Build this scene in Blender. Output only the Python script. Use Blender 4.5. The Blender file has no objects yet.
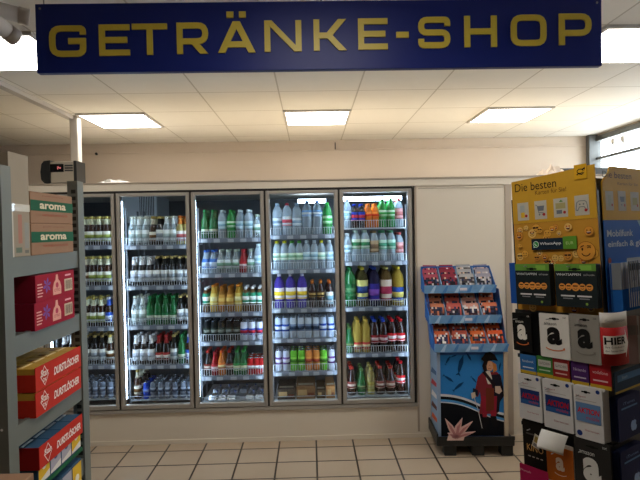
import bpy, math, random
from mathutils import Matrix, Vector

random.seed(7)
sc = bpy.context.scene
col = sc.collection
PI = math.pi
R = math.radians

# ------------------------------------------------------------------ camera
F = 510.0
CAM = Vector((0.0, 0.0, 1.71))
ROT = Matrix.Rotation(R(-1.1), 4, 'Z') @ Matrix.Rotation(R(90 - 1.1), 4, 'X') @ Matrix.Rotation(R(-1.1), 4, 'Z')
cd = bpy.data.cameras.new('camera')
cam = bpy.data.objects.new('camera', cd)
col.objects.link(cam)
cam.matrix_world = Matrix.Translation(CAM) @ ROT
cd.sensor_width = 36.0
cd.lens = F / 640.0 * 36.0
cd.clip_start = 0.05
sc.camera = cam

# ------------------------------------------------------------------ exposure, world
sc.view_settings.view_transform = 'Standard'
sc.view_settings.look = 'None'
sc.view_settings.gamma = 1.0
sc.view_settings.exposure = 0.0
sc.view_settings.use_curve_mapping = False
w = bpy.data.worlds.new('world')
sc.world = w
w.use_nodes = True
w.node_tree.nodes['Background'].inputs[0].default_value = (0.86, 0.93, 1.0, 1)
w.node_tree.nodes['Background'].inputs[1].default_value = 9.5
try:
    sc.cycles.max_bounces = 10
    sc.cycles.transparent_max_bounces = 24
    sc.cycles.transmission_bounces = 6
    sc.cycles.sample_clamp_indirect = 6.0
except Exception:
    pass
LAMP = 13.0          # ceiling panel strength
STRIP = 24.0         # cold room tube strength


# ------------------------------------------------------------------ pixel -> world measurement
def ray(px, py):
    d = ROT.to_3x3() @ Vector(((px - 320) / F, (240 - py) / F, -1.0))
    return d


def atY(px, py, Y):
    d = ray(px, py)
    return CAM + d * (Y / d.y)


def atX(px, py, X):
    d = ray(px, py)
    return CAM + d * (X / d.x)


def atZ(px, py, Z):
    d = ray(px, py)
    return CAM + d * ((Z - CAM.z) / d.z)


# ------------------------------------------------------------------ materials
MATS = {}


def lin(c):
    return tuple((x / 255 / 12.92) if x / 255 <= 0.04045 else ((x / 255 + 0.055) / 1.055) ** 2.4 for x in c)


def mat(name, rgb, rough=0.5, metal=0.0, vary=0.06, scale=12.0, emit=0.0, bump=0.0, coat=0.0, trans=0.0, spec=0.5):
    """rgb in 0..255 display values; small procedural variation of the base colour"""
    if name in MATS:
        return MATS[name]
    m = bpy.data.materials.new(name)
    m.use_nodes = True
    nt = m.node_tree
    b = nt.nodes['Principled BSDF']
    c = lin(rgb)
    b.inputs['Roughness'].default_value = rough
    b.inputs['Metallic'].default_value = metal
    b.inputs['Coat Weight'].default_value = coat
    b.inputs['Specular IOR Level'].default_value = spec
    if trans:
        b.inputs['Transmission Weight'].default_value = trans
    tc = nt.nodes.new('ShaderNodeTexCoord')
    n = nt.nodes.new('ShaderNodeTexNoise')
    n.inputs['Scale'].default_value = scale
    n.inputs['Detail'].default_value = 3
    nt.links.new(tc.outputs['Object'], n.inputs['Vector'])
    mx = nt.nodes.new('ShaderNodeMix')
    mx.data_type = 'RGBA'
    mx.inputs['A'].default_value = tuple(max(0, x * (1 - vary)) for x in c) + (1,)
    mx.inputs['B'].default_value = tuple(min(1, x * (1 + vary)) for x in c) + (1,)
    nt.links.new(n.outputs['Fac'], mx.inputs['Factor'])
    nt.links.new(mx.outputs['Result'], b.inputs['Base Color'])
    if emit:
        b.inputs['Emission Color'].default_value = c + (1,)
        b.inputs['Emission Strength'].default_value = emit
    if bump:
        bp = nt.nodes.new('ShaderNodeBump')
        bp.inputs['Strength'].default_value = bump
        bp.inputs['Distance'].default_value = 0.01
        nt.links.new(n.outputs['Fac'], bp.inputs['Height'])
        nt.links.new(bp.outputs['Normal'], b.inputs['Normal'])
    MATS[name] = m
    return m


def glassy(name, rgb, clear=0.5, rough=0.08):
    """coloured see-through glass or plastic: part transparent, part glossy body"""
    m = bpy.data.materials.new(name)
    m.use_nodes = True
    nt = m.node_tree
    b = nt.nodes['Principled BSDF']
    c = lin(rgb)
    b.inputs['Base Color'].default_value = c + (1,)
    b.inputs['Roughness'].default_value = rough
    b.inputs['Specular IOR Level'].default_value = 0.8
    t = nt.nodes.new('ShaderNodeBsdfTransparent')
    t.inputs[0].default_value = tuple(min(1, x ** 0.5) for x in c) + (1,)
    mx = nt.nodes.new('ShaderNodeMixShader')
    lw = nt.nodes.new('ShaderNodeLayerWeight')
    lw.inputs[0].default_value = 0.35
    mt = nt.nodes.new('ShaderNodeMath')
    mt.operation = 'MULTIPLY_ADD'
    nt.links.new(lw.outputs['Facing'], mt.inputs[0])
    mt.inputs[1].default_value = clear
    mt.inputs[2].default_value = 1 - clear
    nt.links.new(mt.outputs[0], mx.inputs[0])
    nt.links.new(t.outputs[0], mx.inputs[1])
    nt.links.new(b.outputs[0], mx.inputs[2])
    nt.links.new(mx.outputs[0], nt.nodes['Material Output'].inputs[0])
    MATS[name] = m
    return m


def pane_mat(name, tint=(0.93, 0.96, 0.97), refl=0.9):
    m = bpy.data.materials.new(name)
    m.use_nodes = True
    nt = m.node_tree
    nt.nodes.remove(nt.nodes['Principled BSDF'])
    t = nt.nodes.new('ShaderNodeBsdfTransparent')
    t.inputs[0].default_value = tint + (1,)
    g = nt.nodes.new('ShaderNodeBsdfGlossy')
    g.inputs['Roughness'].default_value = 0.03
    g.inputs['Color'].default_value = (refl,) * 3 + (1,)
    lw = nt.nodes.new('ShaderNodeLayerWeight')
    pw = nt.nodes.new('ShaderNodeMath')
    pw.operation = 'POWER'
    pw.inputs[1].default_value = 5.0
    nt.links.new(lw.outputs['Facing'], pw.inputs[0])
    ad = nt.nodes.new('ShaderNodeMath')
    ad.operation = 'MULTIPLY_ADD'
    nt.links.new(pw.outputs[0], ad.inputs[0])
    ad.inputs[1].default_value = 0.5
    ad.inputs[2].default_value = 0.035
    mx = nt.nodes.new('ShaderNodeMixShader')
    nt.links.new(ad.outputs[0], mx.inputs[0])
    nt.links.new(t.outputs[0], mx.inputs[1])
    nt.links.new(g.outputs[0], mx.inputs[2])
    nt.links.new(mx.outputs[0], nt.nodes['Material Output'].inputs[0])
    MATS[name] = m
    return m


def grid_mat(name, tile, line, x0, px, y0, py, lw, rough=0.35, vary=0.05):
    """tiles with joints laid out in world metres"""
    m = bpy.data.materials.new(name)
    m.use_nodes = True
    nt = m.node_tree
    b = nt.nodes['Principled BSDF']
    b.inputs['Roughness'].default_value = rough
    tc = nt.nodes.new('ShaderNodeTexCoord')
    sx = nt.nodes.new('ShaderNodeSeparateXYZ')
    nt.links.new(tc.outputs['Object'], sx.inputs[0])

    def mth(op, a, b_=None, c_=None):
        n = nt.nodes.new('ShaderNodeMath')
        n.operation = op
        for i, v in enumerate((a, b_, c_)):
            if v is None:
                continue
            if isinstance(v, (int, float)):
                n.inputs[i].default_value = v
            else:
                nt.links.new(v, n.inputs[i])
        return n.outputs[0]
    masks, ids = [], []
    for out, o0, p in ((sx.outputs[0], x0, px), (sx.outputs[1], y0, py)):
        u = mth('DIVIDE', mth('SUBTRACT', out, o0), p)
        fr = mth('SUBTRACT', u, mth('FLOOR', u))
        e = mth('MINIMUM', fr, mth('SUBTRACT', 1.0, fr))
        masks.append(mth('LESS_THAN', e, lw / 2 / p))
        ids.append(mth('FLOOR', u))
    mask = mth('MAXIMUM', masks[0], masks[1])
    cb = nt.nodes.new('ShaderNodeCombineXYZ')
    nt.links.new(ids[0], cb.inputs[0])
    nt.links.new(ids[1], cb.inputs[1])
    wn = nt.nodes.new('ShaderNodeTexWhiteNoise')
    wn.noise_dimensions = '2D'
    nt.links.new(cb.outputs[0], wn.inputs['Vector'])
    no = nt.nodes.new('ShaderNodeTexNoise')
    no.inputs['Scale'].default_value = 9
    no.inputs['Detail'].default_value = 5
    nt.links.new(tc.outputs['Object'], no.inputs['Vector'])
    v = mth('ADD', mth('MULTIPLY', wn.outputs['Value'], 0.6), mth('MULTIPLY', no.outputs['Fac'], 0.8))
    c = lin(tile)
    m1 = nt.nodes.new('ShaderNodeMix')
    m1.data_type = 'RGBA'
    m1.inputs['A'].default_value = tuple(x * (1 - vary) for x in c) + (1,)
    m1.inputs['B'].default_value = tuple(x * (1 + vary) for x in c) + (1,)
    nt.links.new(v, m1.inputs['Factor'])
    m2 = nt.nodes.new('ShaderNodeMix')
    m2.data_type = 'RGBA'
    nt.links.new(mask, m2.inputs['Factor'])
    nt.links.new(m1.outputs['Result'], m2.inputs['A'])
    m2.inputs['B'].default_value = lin(line) + (1,)
    nt.links.new(m2.outputs['Result'], b.inputs['Base Color'])
    bp = nt.nodes.new('ShaderNodeBump')
    bp.inputs['Distance'].default_value = 0.002
    bp.inputs['Strength'].default_value = 0.6
    nt.links.new(mth('SUBTRACT', 1.0, mask), bp.inputs['Height'])
    nt.links.new(bp.outputs['Normal'], b.inputs['Normal'])
    MATS[name] = m
    return m


def emitter(name, rgb01, strength):
    m = bpy.data.materials.new(name)
    m.use_nodes = True
    nt = m.node_tree
    nt.nodes.remove(nt.nodes['Principled BSDF'])
    e = nt.nodes.new('ShaderNodeEmission')
    e.inputs[0].default_value = rgb01 + (1,)
    e.inputs[1].default_value = strength
    nt.links.new(e.outputs[0], nt.nodes['Material Output'].inputs[0])
    MATS[name] = m
    return m


def M(n):
    """material by name; plain print colours are written c_RRGGBB"""
    if n in MATS:
        return MATS[n]
    h = n[2:8]
    return mat(n, tuple(int(h[i:i + 2], 16) for i in (0, 2, 4)), rough=0.6, vary=0.05, scale=60, spec=0.12)


# ------------------------------------------------------------------ mesh builder
class MB:
    def __init__(s, T=None):
        s.v, s.f, s.mi, s.mats, s.sm = [], [], [], [], []
        s.T = T or Matrix()

    def add(s, vs, fs, m, smooth=False):
        if m not in s.mats:
            s.mats.append(m)
        k = s.mats.index(m)
        o = len(s.v)
        for p in vs:
            s.v.append(s.T @ Vector(p))
        for f in fs:
            s.f.append([i + o for i in f])
            s.mi.append(k)
            s.sm.append(smooth)
        return s

    def box(s, x0, x1, y0, y1, z0, z1, m):
        vs = [(x, y, z) for x in (x0, x1) for y in (y0, y1) for z in (z0, z1)]
        fs = [(0, 1, 3, 2), (4, 6, 7, 5), (0, 4, 5, 1), (2, 3, 7, 6), (0, 2, 6, 4), (1, 5, 7, 3)]
        return s.add(vs, fs, m)

    def rbox(s, x0, x1, y0, y1, z0, z1, m, b=0.004):
        """box with chamfered edges"""
        b = min(b, (x1 - x0) * .45, (y1 - y0) * .45, (z1 - z0) * .45)
        import bmesh
        bm = bmesh.new()
        bmesh.ops.create_cube(bm, size=1)
        for v in bm.verts:
            v.co = Vector(((x0 + x1) / 2 + v.co.x * (x1 - x0), (y0 + y1) / 2 + v.co.y * (y1 - y0), (z0 + z1) / 2 + v.co.z * (z1 - z0)))
        bmesh.ops.bevel(bm, geom=list(bm.edges), offset=b, segments=2, affect='EDGES', profile=0.5)
        bm.verts.index_update()
        s.add([v.co.copy() for v in bm.verts], [[v.index for v in f.verts] for f in bm.faces], m)
        bm.free()
        return s

    def poly(s, pts, y, m):
        """flat print on the plane y, seen from -Y; pts are (x, z), counter-clockwise or not"""
        a = sum(pts[i][0] * pts[(i + 1) % len(pts)][1] - pts[(i + 1) % len(pts)][0] * pts[i][1] for i in range(len(pts)))
        if a < 0:
            pts = pts[::-1]
        return s.add([(p[0], y, p[1]) for p in pts], [list(range(len(pts)))], m)

    def rect(s, x0, x1, z0, z1, y, m):
        return s.poly([(x0, z0), (x1, z0), (x1, z1), (x0, z1)], y, m)

    def prism(s, pts, y0, y1, m):
        n = len(pts)
        a = sum(pts[i][0] * pts[(i + 1) % n][1] - pts[(i + 1) % n][0] * pts[i][1] for i in range(n))
        if a < 0:
            pts = pts[::-1]
        vs = [(p[0], y0, p[1]) for p in pts] + [(p[0], y1, p[1]) for p in pts]
        fs = [list(range(n)), list(range(2 * n - 1, n - 1, -1))] + [(i, i + n, (i + 1) % n + n, (i + 1) % n) for i in range(n)]
        return s.add(vs, fs, m)

    def disc(s, cx, cz, r, y, m, n=14, rz=None):
        rz = rz or r
        return s.poly([(cx + r * math.cos(2 * PI * i / n), cz + rz * math.sin(2 * PI * i / n)) for i in range(n)], y, m)

    def ribbon(s, pts, t, y, m, closed=False, depth=0.0):
        """stroke of width t with mitred joints"""
        n = len(pts)
        P = [Vector((p[0], p[1])) for p in pts]
        L, Rr = [], []
        for i in range(n):
            a = P[i - 1] if (i > 0 or closed) else None
            c = P[(i + 1) % n] if (i < n - 1 or closed) else None
            d1 = (P[i] - a).normalized() if a is not None else None
            d2 = (c - P[i]).normalized() if c is not None else None
            if d1 is None: d1 = d2
            if d2 is None: d2 = d1
            n1 = Vector((-d1.y, d1.x)); n2 = Vector((-d2.y, d2.x))
            mm = (n1 + n2)
            mm = mm.normalized() if mm.length > 1e-6 else n1
            k = t / 2 / max(0.45, mm.dot(n1))
            L.append(P[i] + mm * k); Rr.append(P[i] - mm * k)
        for i in range(n if closed else n - 1):
            j = (i + 1) % n
            q = [tuple(Rr[i]), tuple(Rr[j]), tuple(L[j]), tuple(L[i])]
            if depth:
                s.prism(q, y, y + depth, m)
            else:
                s.poly(q, y, m)
        return s

    def text(s, st, cx, z, h, y, m, width=None, bold=0.0, align='c', shear=0.0):
        vs, fs, bb = glyphs(st, bold)
        sc_ = h / (bb[3] - bb[1])
        sx = sc_ if width is None else width / (bb[2] - bb[0])
        wd = (bb[2] - bb[0]) * sx
        ox = {'c': cx - wd / 2, 'l': cx, 'r': cx - wd}[align]
        out = [(ox + (p[0] - bb[0]) * sx + shear * (p[1] - bb[1]) * sc_, y, z + (p[1] - bb[1]) * sc_) for p in vs]
        return s.add(out, fs, m)

    def tube(s, pts, r, m, n=6):
        pts = [Vector(p) for p in pts]
        vs, fs = [], []
        for i, p in enumerate(pts):
            d = (pts[min(i + 1, len(pts) - 1)] - pts[max(i - 1, 0)]).normalized()
            u = d.orthogonal().normalized() if i == 0 else (u - d * u.dot(d)).normalized()
            v_ = d.cross(u)
            for k in range(n):
                a = 2 * PI * k / n
                vs.append(p + (u * math.cos(a) + v_ * math.sin(a)) * r)
        for i in range(len(pts) - 1):
            for k in range(n):
                fs.append((i * n + k, i * n + (k + 1) % n, (i + 1) * n + (k + 1) % n, (i + 1) * n + k))
        fs.append(list(range(n))[::-1])
        fs.append(list(range((len(pts) - 1) * n, len(pts) * n)))
        return s.add(vs, fs, m, True)

    def lathe(s, prof, m, n=14, cx=0, cy=0, cz=0, squash=1.0):
        vs, fs = [], []
        for r, z in prof:
            for k in range(n):
                a = 2 * PI * k / n
                vs.append((cx + r * math.cos(a), cy + r * math.sin(a) * squash, cz + z))
        for i in range(len(prof) - 1):
            for k in range(n):
                fs.append((i * n + k, i * n + (k + 1) % n, (i + 1) * n + (k + 1) % n, (i + 1) * n + k))
        fs.append(list(range(n))[::-1])
        fs.append(list(range((len(prof) - 1) * n, len(prof) * n)))
        return s.add(vs, fs, m, True)

    def mesh(s, name):
        me = bpy.data.meshes.new(name)
        me.from_pydata([tuple(v) for v in s.v], [], s.f)
        for m in s.mats:
            me.materials.append(M(m))
        me.polygons.foreach_set('material_index', s.mi)
        me.polygons.foreach_set('use_smooth', s.sm)
        me.update()
        return me

    def build(s, name, parent=None, label=None, kind=None):
        o = bpy.data.objects.new(name, s.mesh(name))
        col.objects.link(o)
        if parent is not None:
            o.parent = parent
        if label:
            o['label'] = label
        if kind:
            o['kind'] = kind
        return o


GL = {}


def glyphs(st, bold=0.0):
    k = (st, bold)
    if k not in GL:
        c = bpy.data.curves.new('writing', 'FONT')
        c.body = st
        c.offset = bold
        c.resolution_u = 4
        o = bpy.data.objects.new('writing', c)
        me = o.to_mesh()
        vs = [tuple(v.co[:2]) for v in me.vertices]
        fs = [list(p.vertices) for p in me.polygons]
        o.to_mesh_clear()
        bpy.data.objects.remove(o)
        bpy.data.curves.remove(c)
        xs = [v[0] for v in vs]; ys = [v[1] for v in vs]
        # faces must look towards -Y when laid in XZ: (x, z) counter-clockwise does that
        out = []
        for f in fs:
            a = sum(vs[f[i]][0] * vs[f[(i + 1) % len(f)]][1] - vs[f[(i + 1) % len(f)]][0] * vs[f[i]][1] for i in range(len(f)))
            out.append(f if a > 0 else f[::-1])
        GL[k] = (vs, out, (min(xs), min(ys), max(xs), max(ys)))
    return GL[k]


def tag(o, label=None, cat=None, group=None, kind=None):
    if label: o['label'] = label
    if cat: o['category'] = cat
    if group: o['group'] = group
    if kind: o['kind'] = kind
    return o


def empty(name, T, label, cat, group=None):
    o = bpy.data.objects.new(name, None)
    o.empty_display_size = 0.05
    col.objects.link(o)
    o.matrix_world = T if isinstance(T, Matrix) else Matrix.Translation(T)
    return tag(o, label, cat, group)


KIDS = {}


def copy_tree(o, T, label=None, group=None):
    c = o.copy()
    col.objects.link(c)
    c.matrix_world = T if isinstance(T, Matrix) else Matrix.Translation(T)
    if label: c['label'] = label
    if group: c['group'] = group
    if o.name not in KIDS:
        KIDS[o.name] = list(o.children)
    for ch in KIDS[o.name]:
        d = ch.copy()
        col.objects.link(d)
        d.parent = c
        gk = list(ch.children) if ch.get('has_kids') else []
        for g in gk:
            e = g.copy()
            col.objects.link(e)
            e.parent = d
    return c


def arc(cx, cy, r, a0, a1, n=8, ry=None):
    ry = ry or r
    return [(cx + r * math.cos(R(a0 + (a1 - a0) * i / n)), cy + ry * math.sin(R(a0 + (a1 - a0) * i / n))) for i in range(n + 1)]


def rounded(x0, x1, z0, z1, r, n=4):
    return (arc(x1 - r, z0 + r, r, -90, 0, n) + arc(x1 - r, z1 - r, r, 0, 90, n) +
            arc(x0 + r, z1 - r, r, 90, 180, n) + arc(x0 + r, z0 + r, r, 180, 270, n))


# ------------------------------------------------------------------ key dimensions (metres)
YC = 4.13            # front plane of the cold room
YW = 6.10            # back wall
ZC = CAM.z + 1.07    # ceiling
XR = 3.43            # right wall
XL = -4.6
YB = -3.2
FLOORX0 = atZ(207.5, 442, 0).x
FLOORX1 = atZ(390, 442, 0).x
FPX = (FLOORX1 - FLOORX0) / 5
ZH = atY(300, 179.5, YC).z     # top of the cold room front

grid_mat('floor tile', (170, 152, 130), (44, 34, 28), FLOORX0, FPX, 3.99, 0.245, 0.013, 0.28)
grid_mat('ceiling tile', (236, 231, 220), (200, 192, 176), -0.22, 0.61, 4.55, 0.61, 0.011, 0.9, 0.03)
mat('wall plaster', (204, 188, 170), 0.9, vary=0.05, scale=3)
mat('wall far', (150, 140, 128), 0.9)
mat('panel cream', (222, 212, 194), 0.45, vary=0.02, scale=2)
mat('panel trim', (176, 162, 144), 0.4, vary=0.03)
mat('door frame metal', (158, 153, 144), 0.4, metal=0.0, vary=0.04)
mat('gasket', (26, 22, 20), 0.6)
mat('alu strip', (160, 154, 144), 0.35, metal=0.5)
mat('window metal', (104, 106, 104), 0.45, metal=0.3)
mat('dark bar metal', (70, 72, 72), 0.5, metal=0.2)
mat('rack grey', (108, 113, 107), 0.5, metal=0.15, vary=0.04)
mat('rack dark', (30, 34, 33), 0.6)
mat('white pvc', (196, 190, 182), 0.5)
mat('sign blue', (12, 34, 118), 0.42, vary=0.08, scale=2.5, spec=0.3)
mat('sign yellow', (206, 186, 66), 0.4)
mat('cold wall', (96, 100, 106), 0.5)
mat('cold dark', (38, 40, 44), 0.6)
mat('cold floor', (60, 60, 62), 0.6)
mat('evaporator white', (205, 210, 214), 0.4)
mat('wire', (190, 196, 202), 0.35, metal=0.3)
mat('price rail', (112, 120, 132), 0.4)
mat('price ticket', (170, 176, 184), 0.5)
mat('cardboard', (146, 112, 86), 0.85, vary=0.06, scale=20)
mat('carton pale', (150, 138, 120), 0.8)
mat('tape', (205, 196, 175), 0.2, coat=0.5)
mat('black plastic', (24, 26, 26), 0.45)
mat('grey plastic', (52, 54, 56), 0.5)
mat('steel', (150, 150, 150), 0.3, metal=0.9)
mat('display blue', (36, 92, 168), 0.4, vary=0.15, scale=14)
mat('display lip', (104, 148, 190), 0.4, vary=0.25, scale=18)
mat('foil', (190, 196, 204), 0.25, metal=0.7, vary=0.2, scale=60)
pane_mat('door glass')
pane_mat('window glass', (0.97, 0.98, 0.98))
emitter('lamp diffuser', (1.0, 0.93, 0.84), LAMP)
emitter('cold tube', (0.64, 0.80, 1.0), STRIP)
emitter('red digits', (1.0, 0.25, 0.25), 1.5)
glassy('clear glass', (215, 228, 232), 0.72)
glassy('clear plastic', (205, 222, 234), 0.62, 0.15)
glassy('green glass', (34, 120, 62), 0.35)
glassy('brown glass', (62, 34, 16), 0.25)
glassy('dark glass', (26, 20, 18), 0.12)
glassy('pale beer glass', (196, 180, 110), 0.45)
glassy('orange soda', (236, 132, 34), 0.3)
glassy('cola', (44, 16, 10), 0.12)
glassy('green plastic', (60, 170, 84), 0.4)
glassy('red soda', (176, 30, 34), 0.3)
glassy('film', (225, 225, 220), 0.5, 0.25)
mat('can metal', (176, 182, 190), 0.25, metal=0.8)


# ------------------------------------------------------------------ setting
def struct(name, mb):
    return mb.build(name, kind='structure')


struct('floor', MB().box(XL, XR, YB, YW, -0.1, 0.0, 'floor tile'))
# ceiling with openings left for nothing: the lamps are surface trays just under it
struct('ceiling', MB().box(XL, XR, YB, YW, ZC, ZC + 0.1, 'ceiling tile'))
struct('wall_back', MB().box(XL - 0.1, XR + 0.1, YW, YW + 0.12, -0.1, ZC + 0.1, 'wall plaster'))
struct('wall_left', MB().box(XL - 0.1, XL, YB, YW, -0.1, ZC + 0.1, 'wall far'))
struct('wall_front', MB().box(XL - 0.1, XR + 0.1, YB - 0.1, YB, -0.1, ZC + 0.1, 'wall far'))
# right wall with a clerestory window band under the ceiling
WZ0, WZ1 = ZC - 0.62, ZC - 0.02
mb = MB()
mb.box(XR, XR + 0.12, YB, YW, -0.1, WZ0, 'wall plaster')
mb.box(XR, XR + 0.12, YB, YW, WZ1, ZC + 0.1, 'wall plaster')
mb.box(XR, XR + 0.12, YB, 1.2, WZ0, WZ1, 'wall plaster')
struct('wall_right', mb)
mb = MB()
for z, t in ((WZ0, 0.05), (ZC - 0.30, 0.03), (WZ1 - 0.06, 0.06)):
    mb.box(XR - 0.02, XR + 0.06, 1.2, YW, z, z + t, 'window metal')
for y in (1.2, 2.4, 3.6, 4.8, YW - 0.06):
    mb.box(XR - 0.025, XR + 0.06, y, y + 0.06, WZ0, WZ1, 'window metal')
fr = struct('window_1', mb)
MB().box(XR + 0.01, XR + 0.016, 1.2, YW, WZ0, WZ1, 'window glass').build('glass_pane', fr)
# wall ledge seam under the ceiling
struct('trim_1', MB().box(XL, XR, YW - 0.02, YW, ZC - 0.12, ZC - 0.105, 'wall plaster'))
# white rail under the ceiling on the left, ending at the post
a = atZ(77, 117, ZC)
mb = MB().box(a.x - 0.06, a.x, YB, a.y, ZC - 0.035, ZC, 'white pvc')
struct('trim_2', mb)
# round post from the rail end down to the floor behind the shelf
pz = atY(76, 118, 4.66)
pole = MB().rbox(pz.x - 0.045, pz.x + 0.03, 4.62, 4.70, ZH + 0.0005, ZC - 0.001, 'white pvc', 0.01).build('support_post')
tag(pole, 'slim white square post between the cold room roof and the ceiling', 'post')

# ------------------------------------------------------------------ ceiling lamps
PROTO = None
rows = [2.72, 4.55, 0.89, -0.94, -2.7]
for cxk in (-2.05, -0.22, 1.61):
    for ry in rows:
        if ry < 0 or (ry < 1 and cxk != -0.22):  # lone panel of the nearest row is unseen, added to brighten sign and foreground
            continue
        near = ry < 3
        side = {-2.05: 'on the left', -0.22: 'in the middle', 1.61: 'on the right'}[cxk]
        lab = ('square glowing ceiling panel nearest the fridges, ' if ry > 4 else 'bright square ceiling panel partly hidden by the blue sign, ' if ry > 2 else 'added square ceiling panel out of view, brightening the foreground, ') + side
        if PROTO is None:
            PROTO = empty('ceiling_light', Vector((0, 0, 0)), lab, 'ceiling light', 'square ceiling light panels')
            MB().box(0.02, 0.59, 0.02, 0.59, -0.012, -0.006, 'lamp diffuser').build('diffuser', PROTO)
            mb = MB()
            for q in ((0, .61, 0, .022), (0, .61, .588, .61), (0, .022, .022, .588), (.588, .61, .022, .588)):
                mb.box(q[0], q[1], q[2], q[3], -0.016, -0.0005, 'white pvc')
            mb.build('lamp_frame', PROTO)
            PROTO.location = (cxk, ry, ZC)
        else:
            copy_tree(PROTO, Vector((cxk, ry, ZC)), lab)

# ------------------------------------------------------------------ cold room with five glass doors
DX = [-2.152 + 0.597 * i for i in range(6)]
ZT = atY(300, 190.5, YC).z        # top of doors
ZB = atY(300, 404.5, YC).z        # bottom of doors
XM = atY(512, 300, YC).x
XE = 3.30
XS = -3.05
room = empty('cold_room', Vector((-0.35, YC, 0)), 'walk-in beverage cold room with cream panels and five tall glass doors', 'cold room')


def rel(o, root):
    """keep world-built part geometry under a moved root"""
    o.matrix_parent_inverse = Matrix.Translation(root.location).inverted()
    return o


mb = MB()
mb.box(XS, DX[0] - 0.006, YC, YC + 0.08, 0.034, ZT + 0.02, 'panel cream')
mb.box(XS, XE, YC - 0.012, YC + 0.08, ZT + 0.02, ZH, 'panel cream')
mb.box(DX[5] + 0.02, XE, YC, YC + 0.08, 0.034, ZT + 0.02, 'panel cream')
mb.box(DX[0] - 0.006, DX[5] + 0.02, YC, YC + 0.08, 0.034, ZB - 0.03, 'panel cream')
rel(mb.build('front_panel', room), room)
mb = MB()
mb.box(XS, XE, YC - 0.02, YC - 0.012, ZH - 0.012, ZH, 'panel trim')
mb.box(DX[5] + 0.018, DX[5] + 0.034, YC - 0.006, YC, 0.05, ZT + 0.02, 'panel trim')
mb.box(XM - 0.05, XM, YC - 0.008, YC + 0.001, 0.0, ZT + 0.02, 'panel trim')
mb.box(DX[5] + 0.05, XM - 0.06, YC - 0.004, YC, ZT - 0.004, ZT + 0.002, 'panel trim')
mb.box(DX[0], DX[5] + 0.02, YC - 0.018, YC, ZB - 0.034, ZB - 0.006, 'door frame metal')
rel(mb.build('panel_trim', room), room)
rel(MB().box(XS, XE, YC - 0.006, YC + 0.08, 0, 0.034, 'panel cream').build('plinth', room), room)
YB2 = 5.75
mb = MB()
mb.box(XS, XE, YC + 0.08, YB2, ZH - 0.06, ZH - 0.001, 'panel cream')
rel(mb.build('roof_panel', room), room)
mb = MB()
mb.box(XS, XE, YB2 - 0.06, YB2, 0.02, ZH - 0.06, 'cold wall')
mb.box(XS, XS + 0.06, YC + 0.08, YB2 - 0.06, 0.02, ZH - 0.06, 'cold wall')
mb.box(XE - 0.06, XE, YC + 0.08, YB2 - 0.06, 0.02, ZH - 0.06, 'cold wall')
mb.box(XS, XE, YC + 0.08, YB2, 0.001, 0.02, 'cold floor')
rel(mb.build('inner_lining', room), room)
# door surround (dark gasket lines between the doors)
mb = MB()
for x in DX:
    mb.box(x - 0.008, x + 0.008, YC - 0.004, YC + 0.07, ZB - 0.006, ZT + 0.012, 'gasket')
mb.box(DX[0], DX[5], YC - 0.004, YC + 0.07, ZT + 0.002, ZT + 0.02, 'gasket')
mb.box(DX[0], DX[5], YC - 0.003, YC + 0.07, ZB - 0.012, ZB, 'gasket')
rel(mb.build('door_gasket', room), room)
ordn = ['first', 'second', 'third', 'fourth', 'fifth']
for i in range(5):
    x0, x1 = DX[i] + 0.008, DX[i + 1] - 0.008
    t = 0.026
    mb = MB()
    mb.rbox(x0, x0 + t, YC - 0.022, YC + 0.02, ZB, ZT, 'door frame metal', .004)
    mb.rbox(x1 - t, x1, YC - 0.022, YC + 0.02, ZB, ZT, 'door frame metal', .004)
    mb.rbox(x0 + t, x1 - t, YC - 0.022, YC + 0.02, ZT - t, ZT, 'door frame metal', .004)
    mb.rbox(x0 + t, x1 - t, YC - 0.022, YC + 0.02, ZB, ZB + t + 0.008, 'door frame metal', .004)
    mb.box(x0 + t, x0 + t + .005, YC - .008, YC + .015, ZB + t, ZT - t, 'alu strip')
    mb.box(x1 - t - .005, x1 - t, YC - .008, YC + .015, ZB + t, ZT - t, 'alu strip')
    d = rel(mb.build('glass_door', room), room)
    g = MB().box(x0 + t, x1 - t, YC - 0.003, YC + 0.003, ZB + t, ZT - t, 'door glass').build('glass_pane', d)
    h = MB().rbox(x0 + .008, x0 + .016, YC - .032, YC - .02, 1.0, 1.22, 'alu strip', .003).build('door_handle', d)
# cool white tubes on the mullions and over the doors
for i in range(6):
    mb = MB()
    xx = DX[i]
    for s_ in (-1, 1):
        if (i == 0 and s_ < 0) or (i == 5 and s_ > 0):
            continue
        xa, xb = xx + s_ * .016, xx + s_ * .026
        mb = MB().box(min(xa, xb), max(xa, xb), YC + 0.066, YC + 0.078, ZB + 0.06, ZT - 0.06, 'cold tube')
        rel(mb.build('light_tube', room), room)
    mb = MB().box(xx - 0.014, xx + 0.014, YC + 0.072, YC + 0.09, ZB, ZT, 'cold wall')
    rel(mb.build('mullion', room), room)
for (xa, xb, z, y) in ((DX[4] + .05, DX[5] - .05, atY(373, 198.5, 4.32).z, 4.32), (DX[3] + .25, DX[4] - .08, atY(310, 201, 4.9).z, 4.9)):
    rel(MB().box(xa, xb, y, y + 0.03, z - 0.018, z + 0.018, 'cold tube').build('light_tube', room), room)
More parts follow.
